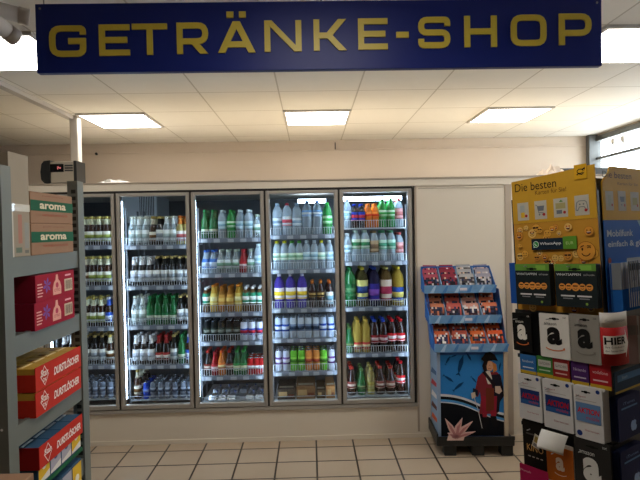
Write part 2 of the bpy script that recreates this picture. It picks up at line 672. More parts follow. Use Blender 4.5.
# evaporator seen through the second door
e = empty('evaporator', Vector((atY(140, 215, 4.9).x, 4.9, ZT - .17)), 'white boxy cooling unit hanging behind the top of the second glass door', 'cooling unit')
mb = MB().rbox(-.26, .16, 0, .45, 0, .30, 'evaporator white', .02)
mb.build('casing', e)
mb = MB().prism([(-.26, -.002), (.16, -.002), (.19, -.05), (-.12, -.05)], 0.02, .4, 'evaporator white')
mb.build('drip_tray', e)
mb = MB()
for k in range(9):
    mb.box(-.0 + k * .016, .006 + k * .016, -.006, 0, .02, .26, 'cold dark')
mb.build('fan_grille', e)

# ------------------------------------------------------------------ shelf racks behind the doors
YS0, YS1 = 4.25, 4.72
RAILS = [
    (247.5, 288, 329, 367, 401),
    (247, 287.5, 327, 366.5, 401),
    (240, 275, 314, 343, 377.5, 402),
    (236.5, 271, 310, 340, 373, 401),
    (229, 263, 308.5, 354.5, 397),
]
CXPX = [80, 155, 229, 302, 376]
SH = []
for i in range(5):
    x0, x1 = DX[i] + 0.034, DX[i + 1] - 0.034
    rk = empty('shelf_rack', Vector(((x0 + x1) / 2, YS0, 0.02)), 'wire shelf rack with price rails behind the %s glass door from the left' % ordn[i], 'shelf rack', None)
    zs = [atY(CXPX[i], y, YS0).z + 0.012 for y in RAILS[i]]
    SH.append(zs)
    mb = MB()
    for x in (x0 - .012, x1):
        for y in (YS0 + 0.01, YS1):
            mb.box(x, x + .012, y, y + .02, 0.02, ZT - 0.12, 'cold wall')
    rel(mb.build('upright', rk), rk)
    for k, z in enumerate(zs):
        mb = MB().box(x0, x1, YS0 + 0.004, YS1, z - 0.012, z, 'wire')
        s_ = rel(mb.build('shelf', rk), rk)
        last = (k == len(zs) - 1)
        if not last and not (i == 4 and k == 0):
            mb = MB().box(x0 - .005, x1 + .005, YS0 - 0.012, YS0 + 0.003, z - 0.030, z + 0.006, 'price rail')
            n = 5
            for j in range(n):
                xa = x0 + (x1 - x0) * (j + 0.12 + 0.2 * random.random()) / n
                mb.box(xa, xa + 0.05, YS0 - 0.0135, YS0 - 0.012, z - 0.03, z - 0.002, 'price ticket')
            rr = mb.build('price_rail', s_)
        mb = MB()
        fh = 0.062 if not last else 0.03
        if not last:
            nw = 26
            for j in range(nw + 1):
                xa = x0 + (x1 - x0) * j / nw
                mb.box(xa - .002, xa + .002, YS0 - .004, YS0 - .001, z, z + fh, 'wire')
        mb.box(x0, x1, YS0 - .005, YS0, z + fh - .002, z + fh + .002, 'wire')
        mb.build('wire_fence', s_)

# ------------------------------------------------------------------ bottles and cans
BEER = [(.004, 0), (.030, .002), (.031, .012), (.031, .135), (.028, .155), (.0165, .185), (.0135, .20), (.013, .236)]
FAT = [(.004, 0), (.031, .002), (.033, .012), (.033, .09), (.030, .112), (.016, .15), (.0135, .165), (.0135, .19)]
PET = [(.006, 0), (.031, .003), (.034, .014), (.0315, .05), (.034, .085), (.034, .165), (.029, .185), (.015, .215), (.0135, .222), (.0135, .232)]
BIG = [(.006, 0), (.040, .003), (.044, .016), (.041, .06), (.044, .10), (.044, .20), (.036, .235), (.017, .268), (.0145, .275), (.0145, .285)]
CAN = [(.022, 0), (.030, .008), (.031, .012), (.031, .138), (.0255, .152), (.0255, .155)]
SLIM = [(.020, 0), (.0255, .008), (.026, .012), (.026, .134), (.022, .146), (.022, .150)]
JUICE = [(.006, 0), (.030, .003), (.034, .02), (.032, .09), (.028, .13), (.019, .175), (.0155, .19), (.0155, .21)]

PROTOS = {}


def seg(prof, z0, z1, off=0.0006):
    """slice of a profile between two heights, slightly proud (for wrapped labels)"""
    def rad(z):
        for (ra, za), (rb, zb) in zip(prof, prof[1:]):
            if za <= z <= zb and zb > za:
                return ra + (rb - ra) * (z - za) / (zb - za)
        return prof[-1][0]
    zs = sorted({z0, z1} | {z for _, z in prof if z0 < z < z1})
    return [(rad(z) + off, z) for z in zs]


def proto(key, shape, body, label, cap, band=None, lz=None, neck=None, scale=1.0):
    """bottle: body, cap, wrapped label (> second colour band), neck foil"""
    prof = [(r * scale, z * scale) for r, z in shape]
    H = prof[-1][1]
    can = shape in (CAN, SLIM)
    b = MB().lathe(prof, body, 14)
    me = {'body': b.mesh('body')}
    if can:
        c = MB().lathe([(prof[-1][0] * .9, H), (prof[-1][0], H + .002)], 'can metal', 14)
        me['lid'] = c.mesh('lid')
        a0, a1 = .012 * scale, .138 * scale
        if label:
            lm = MB().lathe(seg(prof, a0 + (a1 - a0) * .3, a0 + (a1 - a0) * .72), label, 14)
            if band:
                lm.lathe(seg(prof, a0 + (a1 - a0) * .42, a0 + (a1 - a0) * .6, .001), band, 14)
            me['print_band'] = lm.mesh('print_band')
    else:
        c = MB().lathe([(prof[-1][0] * 1.12, H - .012), (prof[-1][0] * 1.12, H + .006), (prof[-1][0], H + .008)], cap, 12)
        me['cap'] = c.mesh('cap')
        if label:
            a0, a1 = lz or (.2, .5)
            lm = MB().lathe(seg(prof, a0 * H, a1 * H), label, 14)
            if band:
                m_ = (a0 + a1) / 2
                lm.lathe(seg(prof, (m_ - (a1 - a0) * .18) * H, (m_ + (a1 - a0) * .18) * H, .001), band, 14)
                lm.lathe(seg(prof, (a0 + .01) * H, (a0 + (a1 - a0) * .12) * H, .001), band, 14)
            me['bottle_label'] = lm.mesh('bottle_label')
        if neck:
            me['neck_foil'] = MB().lathe(seg(prof, .74 * H, .94 * H), neck, 12).mesh('neck_foil')
    PROTOS[key] = (me, prof, scale)


W_, DK = 'c_D8DCD8', 'c_15130F'
#      key          shape body           label       cap         band       lz         neck      scale
proto('beerclear',  BEER, 'brown glass', 'c_E0E2D4', 'c_B8A85A', 'c_8C9A4A', (.15, .5), 'c_D4D4B4')
proto('beerwhite',  BEER, 'clear glass', 'c_E4EAE8', 'c_C8C8B8', 'c_A8B8B4', (.12, .55), 'c_D8E0E0')
proto('beerbrown',  BEER, 'brown glass', 'c_D8D4C4', 'c_C9B060', 'c_6A4A2A', (.15, .48), 'c_D0C8B0')
proto('beerdark',   BEER, 'dark glass', 'c_DADCD8', 'c_B8A060', 'c_9098A0', (.15, .55), 'c_20201E')
proto('beersilver', BEER, 'dark glass', 'c_E4E8EA', 'c_E0E0E0', 'c_B4BCC8', (.15, .55), 'c_E8E8E8')
proto('beerorange', BEER, 'pale beer glass', 'c_D8CFC8', 'c_B05A20', 'c_B86060', (.15, .5), 'c_C87830')
proto('beergreen',  BEER, 'green glass', 'c_1E6A3C', 'c_2A7A44', 'c_C8D0B8', (.18, .42), 'c_2A6A3C')
proto('beerred',    BEER, 'dark glass', 'c_A03030', 'c_A82828', 'c_E0D8D0', (.15, .42), 'c_902424')
proto('beerblue',   BEER, 'brown glass', 'c_3058B8', 'c_C8C8D0', 'c_D0D8E8', (.15, .5), 'c_3A5AB0')
proto('water',      PET, 'clear plastic', 'c_C4DCE4', 'c_D8E4E8', 'c_90B8C8', (.35, .62), None)
proto('watergreen', PET, 'clear plastic', 'c_C8E0C8', 'c_50A040', 'c_88B898', (.35, .6), None)
proto('wateryellow', PET, 'clear plastic', 'c_DCE8D8', 'c_D8D030', 'c_9CC8B0', (.35, .6), None)
proto('greenpet',   PET, 'green plastic', 'c_D0E8D0', 'c_38A048', 'c_48B058', (.4, .62), None)
proto('waterblue',  BIG, 'clear plastic', 'c_78A8DC', 'c_5080C8', 'c_E0ECF4', (.55, .74), None, .98)
proto('waterred',   BIG, 'clear plastic', 'c_D8E0E4', 'c_C84050', 'c_D85868', (.3, .6), None, .92)
proto('waterbig',   BIG, 'clear plastic', 'c_D4E0E8', 'c_A0B8C8', 'c_8CA8C0', (.3, .55), None, .92)
proto('greenbig',   BIG, 'green plastic', 'c_B4E0B4', 'c_38B848', 'c_48B058', (.35, .6), None, .92)
proto('smallblue',  FAT, 'clear plastic', 'c_4878C0', 'c_3868B8', 'c_C8D8E8', (.2, .65), None)
proto('smallwhite', FAT, 'clear glass', 'c_D4DCDC', 'c_A8B8A8', 'c_78A088', (.2, .6), None)
proto('smallred',   FAT, 'red soda', 'c_B83038', 'c_B03038', 'c_E0C8C8', (.2, .5), None)
proto('juice',      JUICE, 'c_C8A040', 'c_D8C468', 'c_C07828', 'c_E8E0A8', (.3, .72), None, 1.05)
proto('juicebrown', JUICE, 'c_9A6828', 'c_C89848', 'c_A86820', 'c_D8B868', (.3, .7), None, 1.0)
proto('tea',        PET, 'c_5C4428', 'c_2E8C6C', 'c_E8E8E8', 'c_E8F0EC', (.35, .8), None, .86)
proto('blackcan',   SLIM, 'c_17191A', 'c_243028', None, 'c_7A8078', scale=1.12)
proto('bluecan',    CAN, 'c_D0D8E8', 'c_2C50B0', None, 'c_C83848', scale=1.0)
proto('redcan',     CAN, 'c_B01C20', 'c_B01C20', None, 'c_E8E0E0', scale=.9)
proto('orangesoda', FAT, 'orange soda', 'c_E07828', 'c_D85828', 'c_F0D8A0', (.25, .55), None, 1.05)
proto('darksoda',   FAT, 'dark glass', 'c_783028', 'c_A83028', 'c_C8B8A8', (.25, .5), None, 1.05)
proto('greensoda',  FAT, 'green glass', 'c_3C9850', 'c_48A850', 'c_D8E0B8', (.2, .5), None, 1.05)
proto('purplecarton', BIG, 'c_4A3C98', 'c_E8E4F0', 'c_D8D8E8', 'c_F0D040', (.28, .62), None, .98)
proto('colaorange', PET, 'cola', 'c_301810', 'c_D07830', 'c_B89858', (.42, .68), None, .92)
proto('colawhite',  PET, 'cola', 'c_D8D8D4', 'c_D87030', 'c_78A0B0', (.15, .62), None, .92)
proto('silvercan',  SLIM, 'c_B8C4D0', 'c_7084A0', None, 'c_2C405C', scale=1.15)
proto('silverbluecan', SLIM, 'c_B8C8E0', 'c_2C50B0', None, 'c_D0DCEC', scale=1.15)
proto('greencan',   SLIM, 'c_6CC038', 'c_88D050', None, 'c_3C8020', scale=1.15)
proto('orangecan',  SLIM, 'c_D88840', 'c_E09848', None, 'c_B04838', scale=1.15)
proto('purplecan',  SLIM, 'c_B8BCD0', 'c_6C4888', None, 'c_D0D0E0', scale=1.15)
proto('cola_blue',  PET, 'cola', 'c_2444B0', 'c_2038A0', 'c_D04050', (.3, .68), None, .84)
proto('orangepet',  PET, 'orange soda', 'c_E88838', 'c_E87828', 'c_D84020', (.4, .68), None, .84)
proto('pinkpet',    PET, 'clear plastic', 'c_D8A0A0', 'c_D06060', 'c_B87070', (.3, .68), None)
proto('sprudel',    BIG, 'clear plastic', 'c_D8E4D0', 'c_C0D4C0', 'c_388050', (.42, .74), None, .9)
proto('brownpet',   PET, 'clear plastic', 'c_B09878', 'c_987850', 'c_786048', (.3, .7), None, 1.08)
proto('mintbig',    PET, 'clear plastic', 'c_C0E4D0', 'c_60B080', 'c_58A888', (.4, .72), None, 1.08)
proto('green_tea',  BIG, 'green glass', 'c_1C5C34', 'c_1C7038', 'c_58885C', (.3, .6), None, 1.13)
proto('yellowmix',  BIG, 'c_3C3818', 'c_C8C478', 'c_D8C840', 'c_304880', (.2, .7), None, 1.13)
proto('purplebig',  BIG, 'c_1E1A38', 'c_302880', 'c_3850B0', 'c_7848A0', (.15, .6), None, 1.13)
proto('pinkyellow', BIG, 'c_5A4420', 'c_C8B8A8', 'c_C0B060', 'c_982C48', (.15, .7), None, 1.13)
proto('blueyellow', BIG, 'c_8C7428', 'c_244490', 'c_D8C040', 'c_C8B860', (.1, .5), None, 1.13)
proto('yellowred',  PET, 'c_A89040', 'c_B83838', 'c_C8A848', 'c_D8C898', (.1, .34), None, 1.15)
proto('darkbluecap', PET, 'cola', 'c_902830', 'c_2844A8', 'c_C8B0B0', (.3, .55), None, 1.15)
proto('colared',    PET, 'cola', 'c_C82028', 'c_C82028', 'c_E8D8D8', (.35, .6), None, 1.15)
proto('colasmall',  FAT, 'cola', 'c_884038', 'c_B03028', 'c_C8B0A0', (.25, .5), None, 1.2)
proto('greenglass', FAT, 'green glass', 'c_2C6840', 'c_588048', 'c_788858', (.25, .45), None, 1.1)
proto('yellowglass', PET, 'pale beer glass', 'c_A09848', 'c_C0B050', 'c_C8C080', (.1, .5), None, .95)
proto('minican',    SLIM, 'c_6E7888', 'c_9AA4B2', None, 'c_4A5468', scale=.9)
proto('bluemini',   SLIM, 'c_2848B8', 'c_3458D0', None, 'c_90A8E0', scale=.9)

DESC = {
    'beerclear': ('brown beer bottle with cream label', 'beer bottle'), 'beerwhite': ('clear glass bottle with white label', 'beer bottle'),
    'beerbrown': ('brown glass beer bottle with pale label', 'beer bottle'), 'beerdark': ('dark beer bottle with white label and gold cap', 'beer bottle'),
    'beersilver': ('dark beer bottle with white label and white neck', 'beer bottle'), 'beerorange': ('amber beer bottle with orange neck foil', 'beer bottle'),
    'beergreen': ('green glass beer bottle', 'beer bottle'), 'beerred': ('dark beer bottle with red label', 'beer bottle'), 'beerblue': ('brown beer bottle with blue label', 'beer bottle'),
    'water': ('clear water bottle with pale label', 'water bottle'), 'watergreen': ('clear water bottle with green cap', 'water bottle'),
    'wateryellow': ('clear water bottle with yellow cap', 'water bottle'), 'greenpet': ('green plastic bottle with light label', 'soda bottle'),
    'waterblue': ('large clear bottle with blue label band', 'water bottle'), 'waterred': ('large clear bottle with red cap', 'water bottle'),
    'waterbig': ('large clear bottle with pale label', 'water bottle'), 'greenbig': ('large bright green plastic bottle', 'soda bottle'),
    'smallblue': ('small bottle with blue label', 'soda bottle'), 'smallwhite': ('small clear bottle with white label', 'soda bottle'),
    'smallred': ('small red drink bottle', 'soda bottle'), 'juice': ('yellow juice bottle', 'juice bottle'), 'juicebrown': ('amber juice bottle', 'juice bottle'),
    'tea': ('iced tea bottle with green and white wrap', 'tea bottle'), 'blackcan': ('slim black drink can', 'can'), 'bluecan': ('white and blue drink can', 'can'),
    'redcan': ('red drink can', 'can'), 'orangesoda': ('orange soda bottle', 'soda bottle'), 'darksoda': ('dark soda bottle with red label', 'soda bottle'),
    'greensoda': ('green soda bottle', 'soda bottle'), 'purplecarton': ('large purple bottle with white and yellow label', 'drink bottle'),
    'colaorange': ('dark cola bottle with orange cap', 'soda bottle'), 'colawhite': ('cola bottle with white label and orange cap', 'soda bottle'),
    'silvercan': ('silver drink can', 'can'), 'silverbluecan': ('silver can with blue band', 'can'), 'greencan': ('bright green drink can', 'can'),
    'orangecan': ('orange drink can', 'can'), 'purplecan': ('grey can with purple band', 'can'), 'cola_blue': ('cola bottle with blue label', 'soda bottle'),
    'orangepet': ('orange plastic soda bottle', 'soda bottle'), 'pinkpet': ('clear bottle with pink label', 'soda bottle'), 'sprudel': ('large clear bottle with green and white label', 'water bottle'),
    'brownpet': ('clear bottle with tan label', 'soda bottle'), 'mintbig': ('clear bottle with mint green label', 'soda bottle'), 'green_tea': ('large dark green bottle', 'soda bottle'),
    'yellowmix': ('large olive bottle with pale yellow label', 'soda bottle'), 'purplebig': ('large dark purple bottle', 'soda bottle'),
    'pinkyellow': ('large amber bottle with pink label', 'soda bottle'), 'blueyellow': ('large yellow bottle with blue label', 'soda bottle'),
    'yellowred': ('yellow bottle with red label', 'soda bottle'), 'darkbluecap': ('dark bottle with red label and blue cap', 'soda bottle'),
    'colared': ('cola bottle with bright red label', 'soda bottle'), 'colasmall': ('small cola bottle with dull red label', 'soda bottle'),
    'greenglass': ('small green glass bottle', 'soda bottle'), 'yellowglass': ('pale yellow glass bottle', 'soda bottle'),
    'minican': ('small silver-grey can', 'can'), 'bluemini': ('small bright blue can', 'can'),
}
ORD = ['top', 'second', 'third', 'fourth', 'fifth', 'lowest']
NAMES = {'beer bottle': 'beer_bottle', 'water bottle': 'water_bottle', 'soda bottle': 'soda_bottle', 'juice bottle': 'juice_bottle',
         'tea bottle': 'tea_bottle', 'can': 'drink_can', 'drink bottle': 'drink_bottle'}


def place(key, P, rz, door, shelf, back=False, T=None):
    me, prof, s = PROTOS[key]
    d, cat = DESC[key]
    o = bpy.data.objects.new(NAMES[cat], me['body'])
    col.objects.link(o)
    if T is not None:
        o.matrix_world = T
    else:
        o.location = P
        o.rotation_euler = (0, 0, rz)
    where = '%s shelf, %s glass door' % (ORD[shelf], ordn[door])
    lab = d + (', back row, ' if back else ', front row, ') + where
    tag(o, lab, cat, '%ss, %s, %s' % (d, 'behind' if back else 'in front', where))
    for k, m_ in me.items():
        if k == 'body':
            continue
        c = bpy.data.objects.new(k, m_)
        col.objects.link(c)
        c.parent = o


# runs of drinks, left to right, for each shelf of each door: (kind, count)
STOCK = [
    [[('beerclear', 4), ('beerclear', 4)], [('beerbrown', 4), ('beerclear', 3), ('beerdark', 1)], [('beerbrown', 3), ('beerclear', 3), ('beerblue', 2)],
     [('beersilver', 3), ('beerdark', 3), ('beerbrown', 2)], [('minican', 8)]],
    [[('beerwhite', 3), ('beerbrown', 1), ('beerdark', 1), ('beerwhite', 2), ('beerorange', 2)], [('beersilver', 3), ('beerdark', 5)],
     [('beerwhite', 2), ('beergreen', 4), ('beerdark', 2)], [('beersilver', 3), ('beerred', 2), ('beerdark', 1), ('beergreen', 1), ('beerblue', 1)],
     [('beerbrown', 1), ('bluemini', 1), ('minican', 6)]],
    [[('beergreen', 2), ('water', 1), ('greenpet', 1), ('water', 2), ('smallwhite', 1)],
     [('smallblue', 2), ('smallwhite', 3), ('smallred', 1), ('smallwhite', 1), ('water', 1)],
     [('tea', 1), ('juice', 1), ('juicebrown', 2), ('juice', 1), ('tea', 3)], [('blackcan', 5), ('bluecan', 3)],
     [('darksoda', 1), ('smallred', 1), ('orangesoda', 1), ('darksoda', 1), ('greensoda', 2), ('redcan', 3)], []],
    [[('waterbig', 1), ('waterred', 1), ('waterbig', 1), ('waterblue', 2), ('greenbig', 1)],
     [('wateryellow', 2), ('watergreen', 2), ('water', 2), ('wateryellow', 1), ('water', 1)],
     [('purplecarton', 3), ('colaorange', 2), ('colawhite', 1)], [('silverbluecan', 2), ('silvercan', 4), ('silverbluecan', 2)],
     [('purplecan', 2), ('greencan', 2), ('orangecan', 2), ('greencan', 1), ('purplecan', 1)], []],
    [[('water', 1), ('cola_blue', 2), ('orangepet', 2), ('greenpet', 2), ('pinkpet', 1)],
     [('water', 1), ('sprudel', 2), ('brownpet', 1), ('mintbig', 2), ('pinkpet', 1)],
     [('green_tea', 1), ('yellowmix', 1), ('purplebig', 1), ('pinkyellow', 1), ('blueyellow', 1)],
     [('greenglass', 1), ('yellowred', 2), ('darkbluecap', 2), ('colared', 2)],
     [('colasmall', 1), ('greenglass', 1), ('yellowglass', 1), ('colasmall', 2), ('colared', 1)]],
]
for i in range(5):
    x0, x1 = DX[i] + 0.046, DX[i + 1] - 0.046
    for k, runs in enumerate(STOCK[i]):
        seq = [q for q, n in runs for _ in range(n)]
        if not seq:
            continue
        ws = [2 * max(r for r, _ in PROTOS[q][1]) for q in seq]
        gap = (x1 - x0 - sum(ws)) / len(seq)
        if gap < 0.0012:                      # too many for the width
            print('TIGHT', i, k, round(gap, 4))
        nrows = 3 if (k > 0 or i != 3) else 2
        if k == len(RAILS[i]) - 1 and i < 2:
            nrows = 4
        yoff = 0.012
        for r_ in range(nrows):
            x = x0
            for q, w_ in zip(seq, ws):
                xc = x + gap / 2 + w_ / 2
                x += gap + w_
                if i == 0 and xc < -1.93 and k < 3:
                    continue                      # hidden behind the grey shelf and its boxes
                yy = YS0 + yoff + w_ / 2 + r_ * max(.074, max(ws) + .004)
                if r_ > 0 and q in ('purplecarton',):
                    continue
                place(q, Vector((xc + random.uniform(-1, 1) * min(.004, gap / 2), yy, SH[i][k] + 0.0005)), random.uniform(0, 6.28), i, k, r_ > 0)
# lying foil packs in the bottom of the third door
x0, x1 = DX[2] + 0.06, DX[3] - 0.05
for j in range(6):
    for r_ in range(2):
        if j in (3,) and r_ == 0:
            continue
        mb = MB()
        mb.add(*[[(-.032, 0, 0), (.032, 0, 0), (.028, .14, 0), (-.028, .14, 0), (-.03, .02, .03), (.03, .02, .03), (.024, .12, .026), (-.024, .12, .026)],
                 [(0, 3, 2, 1), (4, 5, 6, 7), (0, 1, 5, 4), (1, 2, 6, 5), (2, 3, 7, 6), (3, 0, 4, 7)]], 'foil')
        mb.rect(-.02, .02, -.0, .0, 0, 'foil') if False else None
        o = mb.build('drink_pouch')
        o.location = (x0 + .05 + j * .078, YS0 + .02 + r_ * .17, SH[2][5] + .0005)
        o.rotation_euler = (0, 0, R(-8))
        c = MB().lathe([(.008, 0), (.008, .012)], 'c_5870B0', 8).build('spout', o)
        c.location = (0, .135, .026)
        tag(o, 'silver foil drink pouch lying on the bottom shelf of the third glass door', 'drink pouch', 'silver foil pouches lying at the bottom')
# flat cartons at the bottom of the fourth door
x0 = DX[3] + 0.06
for j, (a_, w_, h_, c_) in enumerate(((.0, .15, .085, 'c_4A4038'), (.16, .16, .105, 'c_8A6848'), (.33, .075, .07, 'c_5A4630'), (.41, .075, .1, 'c_A87848'))):
    mb = MB().rbox(0, w_, 0, .3, 0, h_, c_, .002)
    mb.rect(.012, w_ * .55, h_ * .3, h_ * .75, -.0006, 'c_B89868')
    mb.rect(w_ * .6, w_ - .01, h_ * .2, h_ * .5, -.0006, 'c_6E3A24')
    o = mb.build('drink_carton')
    o.location = (x0 + a_, YS0 + .012, SH[3][5] + .0005)
    tag(o, ['dark brown', 'wide tan', 'small olive brown', 'tall narrow tan'][j] + ' carton on the bottom shelf of the fourth glass door', 'carton')
    MB().box(w_ * .1, w_ * .9, .05, .09, h_ + .0002, h_ + .0012, 'tape').build('tape_strip', o)

# ------------------------------------------------------------------ things on top of the cold room
P = atY(58, 182, 4.2)
dv = empty('display_unit', Vector((P.x, 4.2, ZH)), 'grey box with red digits on a black display, on top of the cold room', 'display unit')
mb = MB()
mb.rbox(-.055, .15, -.01, .15, .012, .185, 'c_A59C8C', .008)
mb.build('casing', dv)
mb = MB().prism([(-.05, .0), (-.10, 0.01), (-.125, .04), (-.13, .10), (-.12, .165), (-.10, .19), (-.05, .195), (-.058, .1)], -.02, .15, 'black plastic')
mb.box(.135, .158, -.014, .15, .004, .19, 'black plastic')
mb.box(-.06, .15, -.012, .15, .0, .012, 'black plastic')
mb.build('rim', dv)
mb = MB().rbox(-.052, .055, -.018, -.0102, .10, .165, 'c_0C0A0C', .002)
mb.text('7+', .02, .12, .022, -.019, 'red digits')
for k in range(3):
    mb.box(.062, .128, -.012, -.0103, .105 + k * .02, .118 + k * .02, 'grey plastic')
mb.build('digital_display', dv)


def crumple(name, T, L, Wd, H, m, label, cat, seed, n=14):
    rnd = random.Random(seed)
    vs, fs = [], []
    for j in range(7):
        for i_ in range(n):
            u, v = i_ / (n - 1), j / 6
            e_ = math.sin(PI * v) * math.sin(PI * u)
            vs.append((L * (u - .5) + rnd.uniform(-.01, .01), Wd * (v - .5), .001 + H * e_ * rnd.uniform(.3, 1)))
    for j in range(6):
        for i_ in range(n - 1):
            a_ = j * n + i_
            fs.append((a_, a_ + 1, a_ + n + 1, a_ + n))
    o = MB().add(vs, fs, m).build(name)
    o.location = T
    sm_ = o.modifiers.new('s', 'SOLIDIFY')
    sm_.thickness = .0012
    return tag(o, label, cat)


crumple('plastic_film', Vector((atY(114, 180, 4.25).x, 4.26, ZH)), .34, .16, .05, 'film', 'crumpled clear plastic film lying on top of the cold room', 'plastic film', 3)
crumple('crumpled_paper', Vector((atY(553, 172, 4.3).x, 4.32, ZH)), .30, .2, .12, 'c_D8C8B8', 'crumpled whitish paper on the cold room roof behind the yellow card stand', 'crumpled paper', 5)
q = MB().rbox(0, .66, 0, .05, 0, .085, 'dark bar metal', .004).build('metal_bar')
q.location = (atY(552, 168, 4.4).x, 4.4, atY(552, 172, 4.4).z)
q.location.z = ZH
tag(q, 'dark grey metal bar lying at the right end of the cold room roof', 'metal bar')
# hook on the back wall
h0 = atY(335, 143, YW)
hk = MB().tube([(0, -.004, 0), (0, -.03, 0), (0, -.03, -.07), (0, -.05, -.08)], .006, 'dark bar metal').build('wall_hook')
hk.location = (h0.x, YW, h0.z)
tag(hk, 'small dark wire hook on the back wall just under the ceiling', 'hook')
h0 = atY(97, 154, YW)
hk = MB().lathe([(.01, 0), (.018, .01), (.014, .03)], 'black plastic', 10).build('wall_plug')
hk.rotation_euler = (R(90), 0, 0)
hk.location = (h0.x, YW, h0.z)
tag(hk, 'small black plug in the back wall above the crumpled film', 'wall plug')

# ------------------------------------------------------------------ hanging shop sign
YSG = 2.2
a = atY(34, 9, YSG); b = atY(38, 77, YSG); c = atY(602, 62, YSG)
SX0, SX1 = (a.x + b.x) / 2, c.x
SZ0 = (b.z + c.z) / 2
SZ1 = SZ0 + (a.z - b.z) + 0.005
sg = empty('hanging_sign', Vector(((SX0 + SX1) / 2, YSG, SZ0)), 'long dark blue hanging sign with yellow lettering GETRÄNKE-SHOP', 'sign')
rel(MB().rbox(SX0, SX1, YSG, YSG + 0.03, SZ0, SZ1, 'sign blue', .002).build('board', sg), sg)


def rp(pts, r, n=4):
    """round the inner corners of a polyline"""
    out = [pts[0]]
    for i in range(1, len(pts) - 1):
        p0, p, p1 = Vector(pts[i - 1]), Vector(pts[i]), Vector(pts[i + 1])
        d0 = (p0 - p); d1 = (p1 - p)
        rr = min(r, d0.length * .49, d1.length * .49)
        s_, e_ = p + d0.normalized() * rr, p + d1.normalized() * rr
        for k in range(n + 1):
            t = k / n
            out.append(tuple(s_ * (1 - t) ** 2 + p * 2 * t * (1 - t) + e_ * t * t))
    out.append(pts[-1])
    return out


LT = 0.19
h = LT / 2


def letter(ch, w):
    S = []
    if ch == 'G':
        S.append(rp([(w - h, .70), (w - h, 1 - h), (h, 1 - h), (h, h), (w - h, h), (w - h, .5)], .28))
        S.append([(w, .5), (w * .52, .5)])
    elif ch == 'E':
        S += [[(w, 1 - h), (h, 1 - h), (h, h), (w, h)], [(h, .5), (w * .92, .5)]]
    elif ch == 'T':
        S += [[(0, 1 - h), (w, 1 - h)], [(w / 2, 1 - h), (w / 2, 0)]]
    elif ch == 'R':
        S += [[(h, 0), (h, .9)], rp([(0, 1 - h), (w - h, 1 - h), (w - h, .40), (h, .40)], .28)]
    elif ch in 'AÄ':
        S += [[(w * .25, .27), (w * .75, .27)]]
    elif ch == 'N' or ch == 'H':
        S += [[(h, 0), (h, 1)], [(w - h, 0), (w - h, 1)]]
        if ch == 'H':
            S += [[(h, .5), (w - h, .5)]]
    elif ch == 'K':
        S += [[(h, 0), (h, 1)], [(h, .48), (w * .45, .48)]]
    elif ch == '-':
        S += [[(0, .45), (w, .45)]]
    elif ch == 'S':
        S.append(rp([(w - h, .70), (w - h, 1 - h), (h, 1 - h), (h, .5), (w - h, .5), (w - h, h), (h, h), (h, .30)], .24))
    elif ch == 'O':
        S.append(None)
    elif ch == 'P':
        S += [[(h, 0), (h, .9)], rp([(0, 1 - h), (w - h, 1 - h), (w - h, .38), (h, .38)], .28)]
    return S


def para(mb, xa, ya, xb, yb, hw, y, dp, m):
    mb.prism([(xa - hw, ya), (xa + hw, ya), (xb + hw, yb), (xb - hw, yb)], y, y + dp, m)


SIGN = [('G', 49.7, 86.3), ('E', 99.4, 130), ('T', 132.5, 167.5), ('R', 177, 208.5), ('Ä', 218, 255.5), ('N', 264.5, 301.5), ('K', 313.6, 346.5),
        ('E', 358, 387.5), ('-', 396, 408.5), ('S', 418, 450), ('H', 464, 496.5), ('O', 510.5, 546), ('P', 558.5, 591)]
for ch, px0, px1 in SIGN:
    ymid = 41.5 - (((px0 + px1) / 2) - 68) * 0.0236
    A = atY(px0, ymid, YSG); B = atY(px1, ymid, YSG)
    top = atY((px0 + px1) / 2, ymid - 15.6, YSG).z; bot = atY((px0 + px1) / 2, ymid + 15.6, YSG).z
    Hh = top - bot
    w_ = (B.x - A.x) / Hh
    mb = MB(Matrix.Translation((A.x, YSG - 0.006, bot)) @ Matrix.Diagonal((Hh, 1, Hh, 1)))
    for ks, s_ in enumerate(letter(ch, w_)):
        ky = -.0004 * ks
        if s_ is None:
            o_ = rp([(w_ / 2, h), (h, h), (h, 1 - h), (w_ - h, 1 - h), (w_ - h, h), (w_ / 2, h)], .26)
            mb.ribbon(o_, LT, 0, 'sign yellow', depth=.007)
        else:
            mb.ribbon(s_, LT, ky, 'sign yellow', depth=.007)
    if ch == 'Ä':
        para(mb, .115, 0, w_ / 2, 1, .115, -.0012, .007, 'sign yellow')
        para(mb, w_ - .115, 0, w_ / 2, 1, .115, -.0016, .007, 'sign yellow')
        for q in (-.2, .2):
            mb.prism([(w_ / 2 + q - .11, 1.12), (w_ / 2 + q + .11, 1.12), (w_ / 2 + q + .11, 1.32), (w_ / 2 + q - .11, 1.32)], 0, .007, 'sign yellow')
    if ch == 'N':
        mb.prism([(0, 1), (LT * 1.25, 1), (w_, 0), (w_ - LT * 1.25, 0)], -.0012, .007, 'sign yellow')
    if ch == 'K':
        para(mb, w_ * .42, .45, w_ - .14, 1, .13, -.0012, .007, 'sign yellow')
        para(mb, w_ - .13, 0, w_ * .42, .52, .13, -.0018, .007, 'sign yellow')
    if ch == 'R':
        para(mb, w_ - .14, 0, w_ * .5, .42, .13, -.0014, .007, 'sign yellow')
    o = rel(mb.build('lettering', sg), sg)
for x in (SX0 + .03, SX1 - .03, (SX0 + SX1) / 2):
    rel(MB().tube([(x, YSG + .015, SZ1 - .005), (x, YSG + .015, ZC)], .003, 'steel').build('hanging_wire', sg), sg)
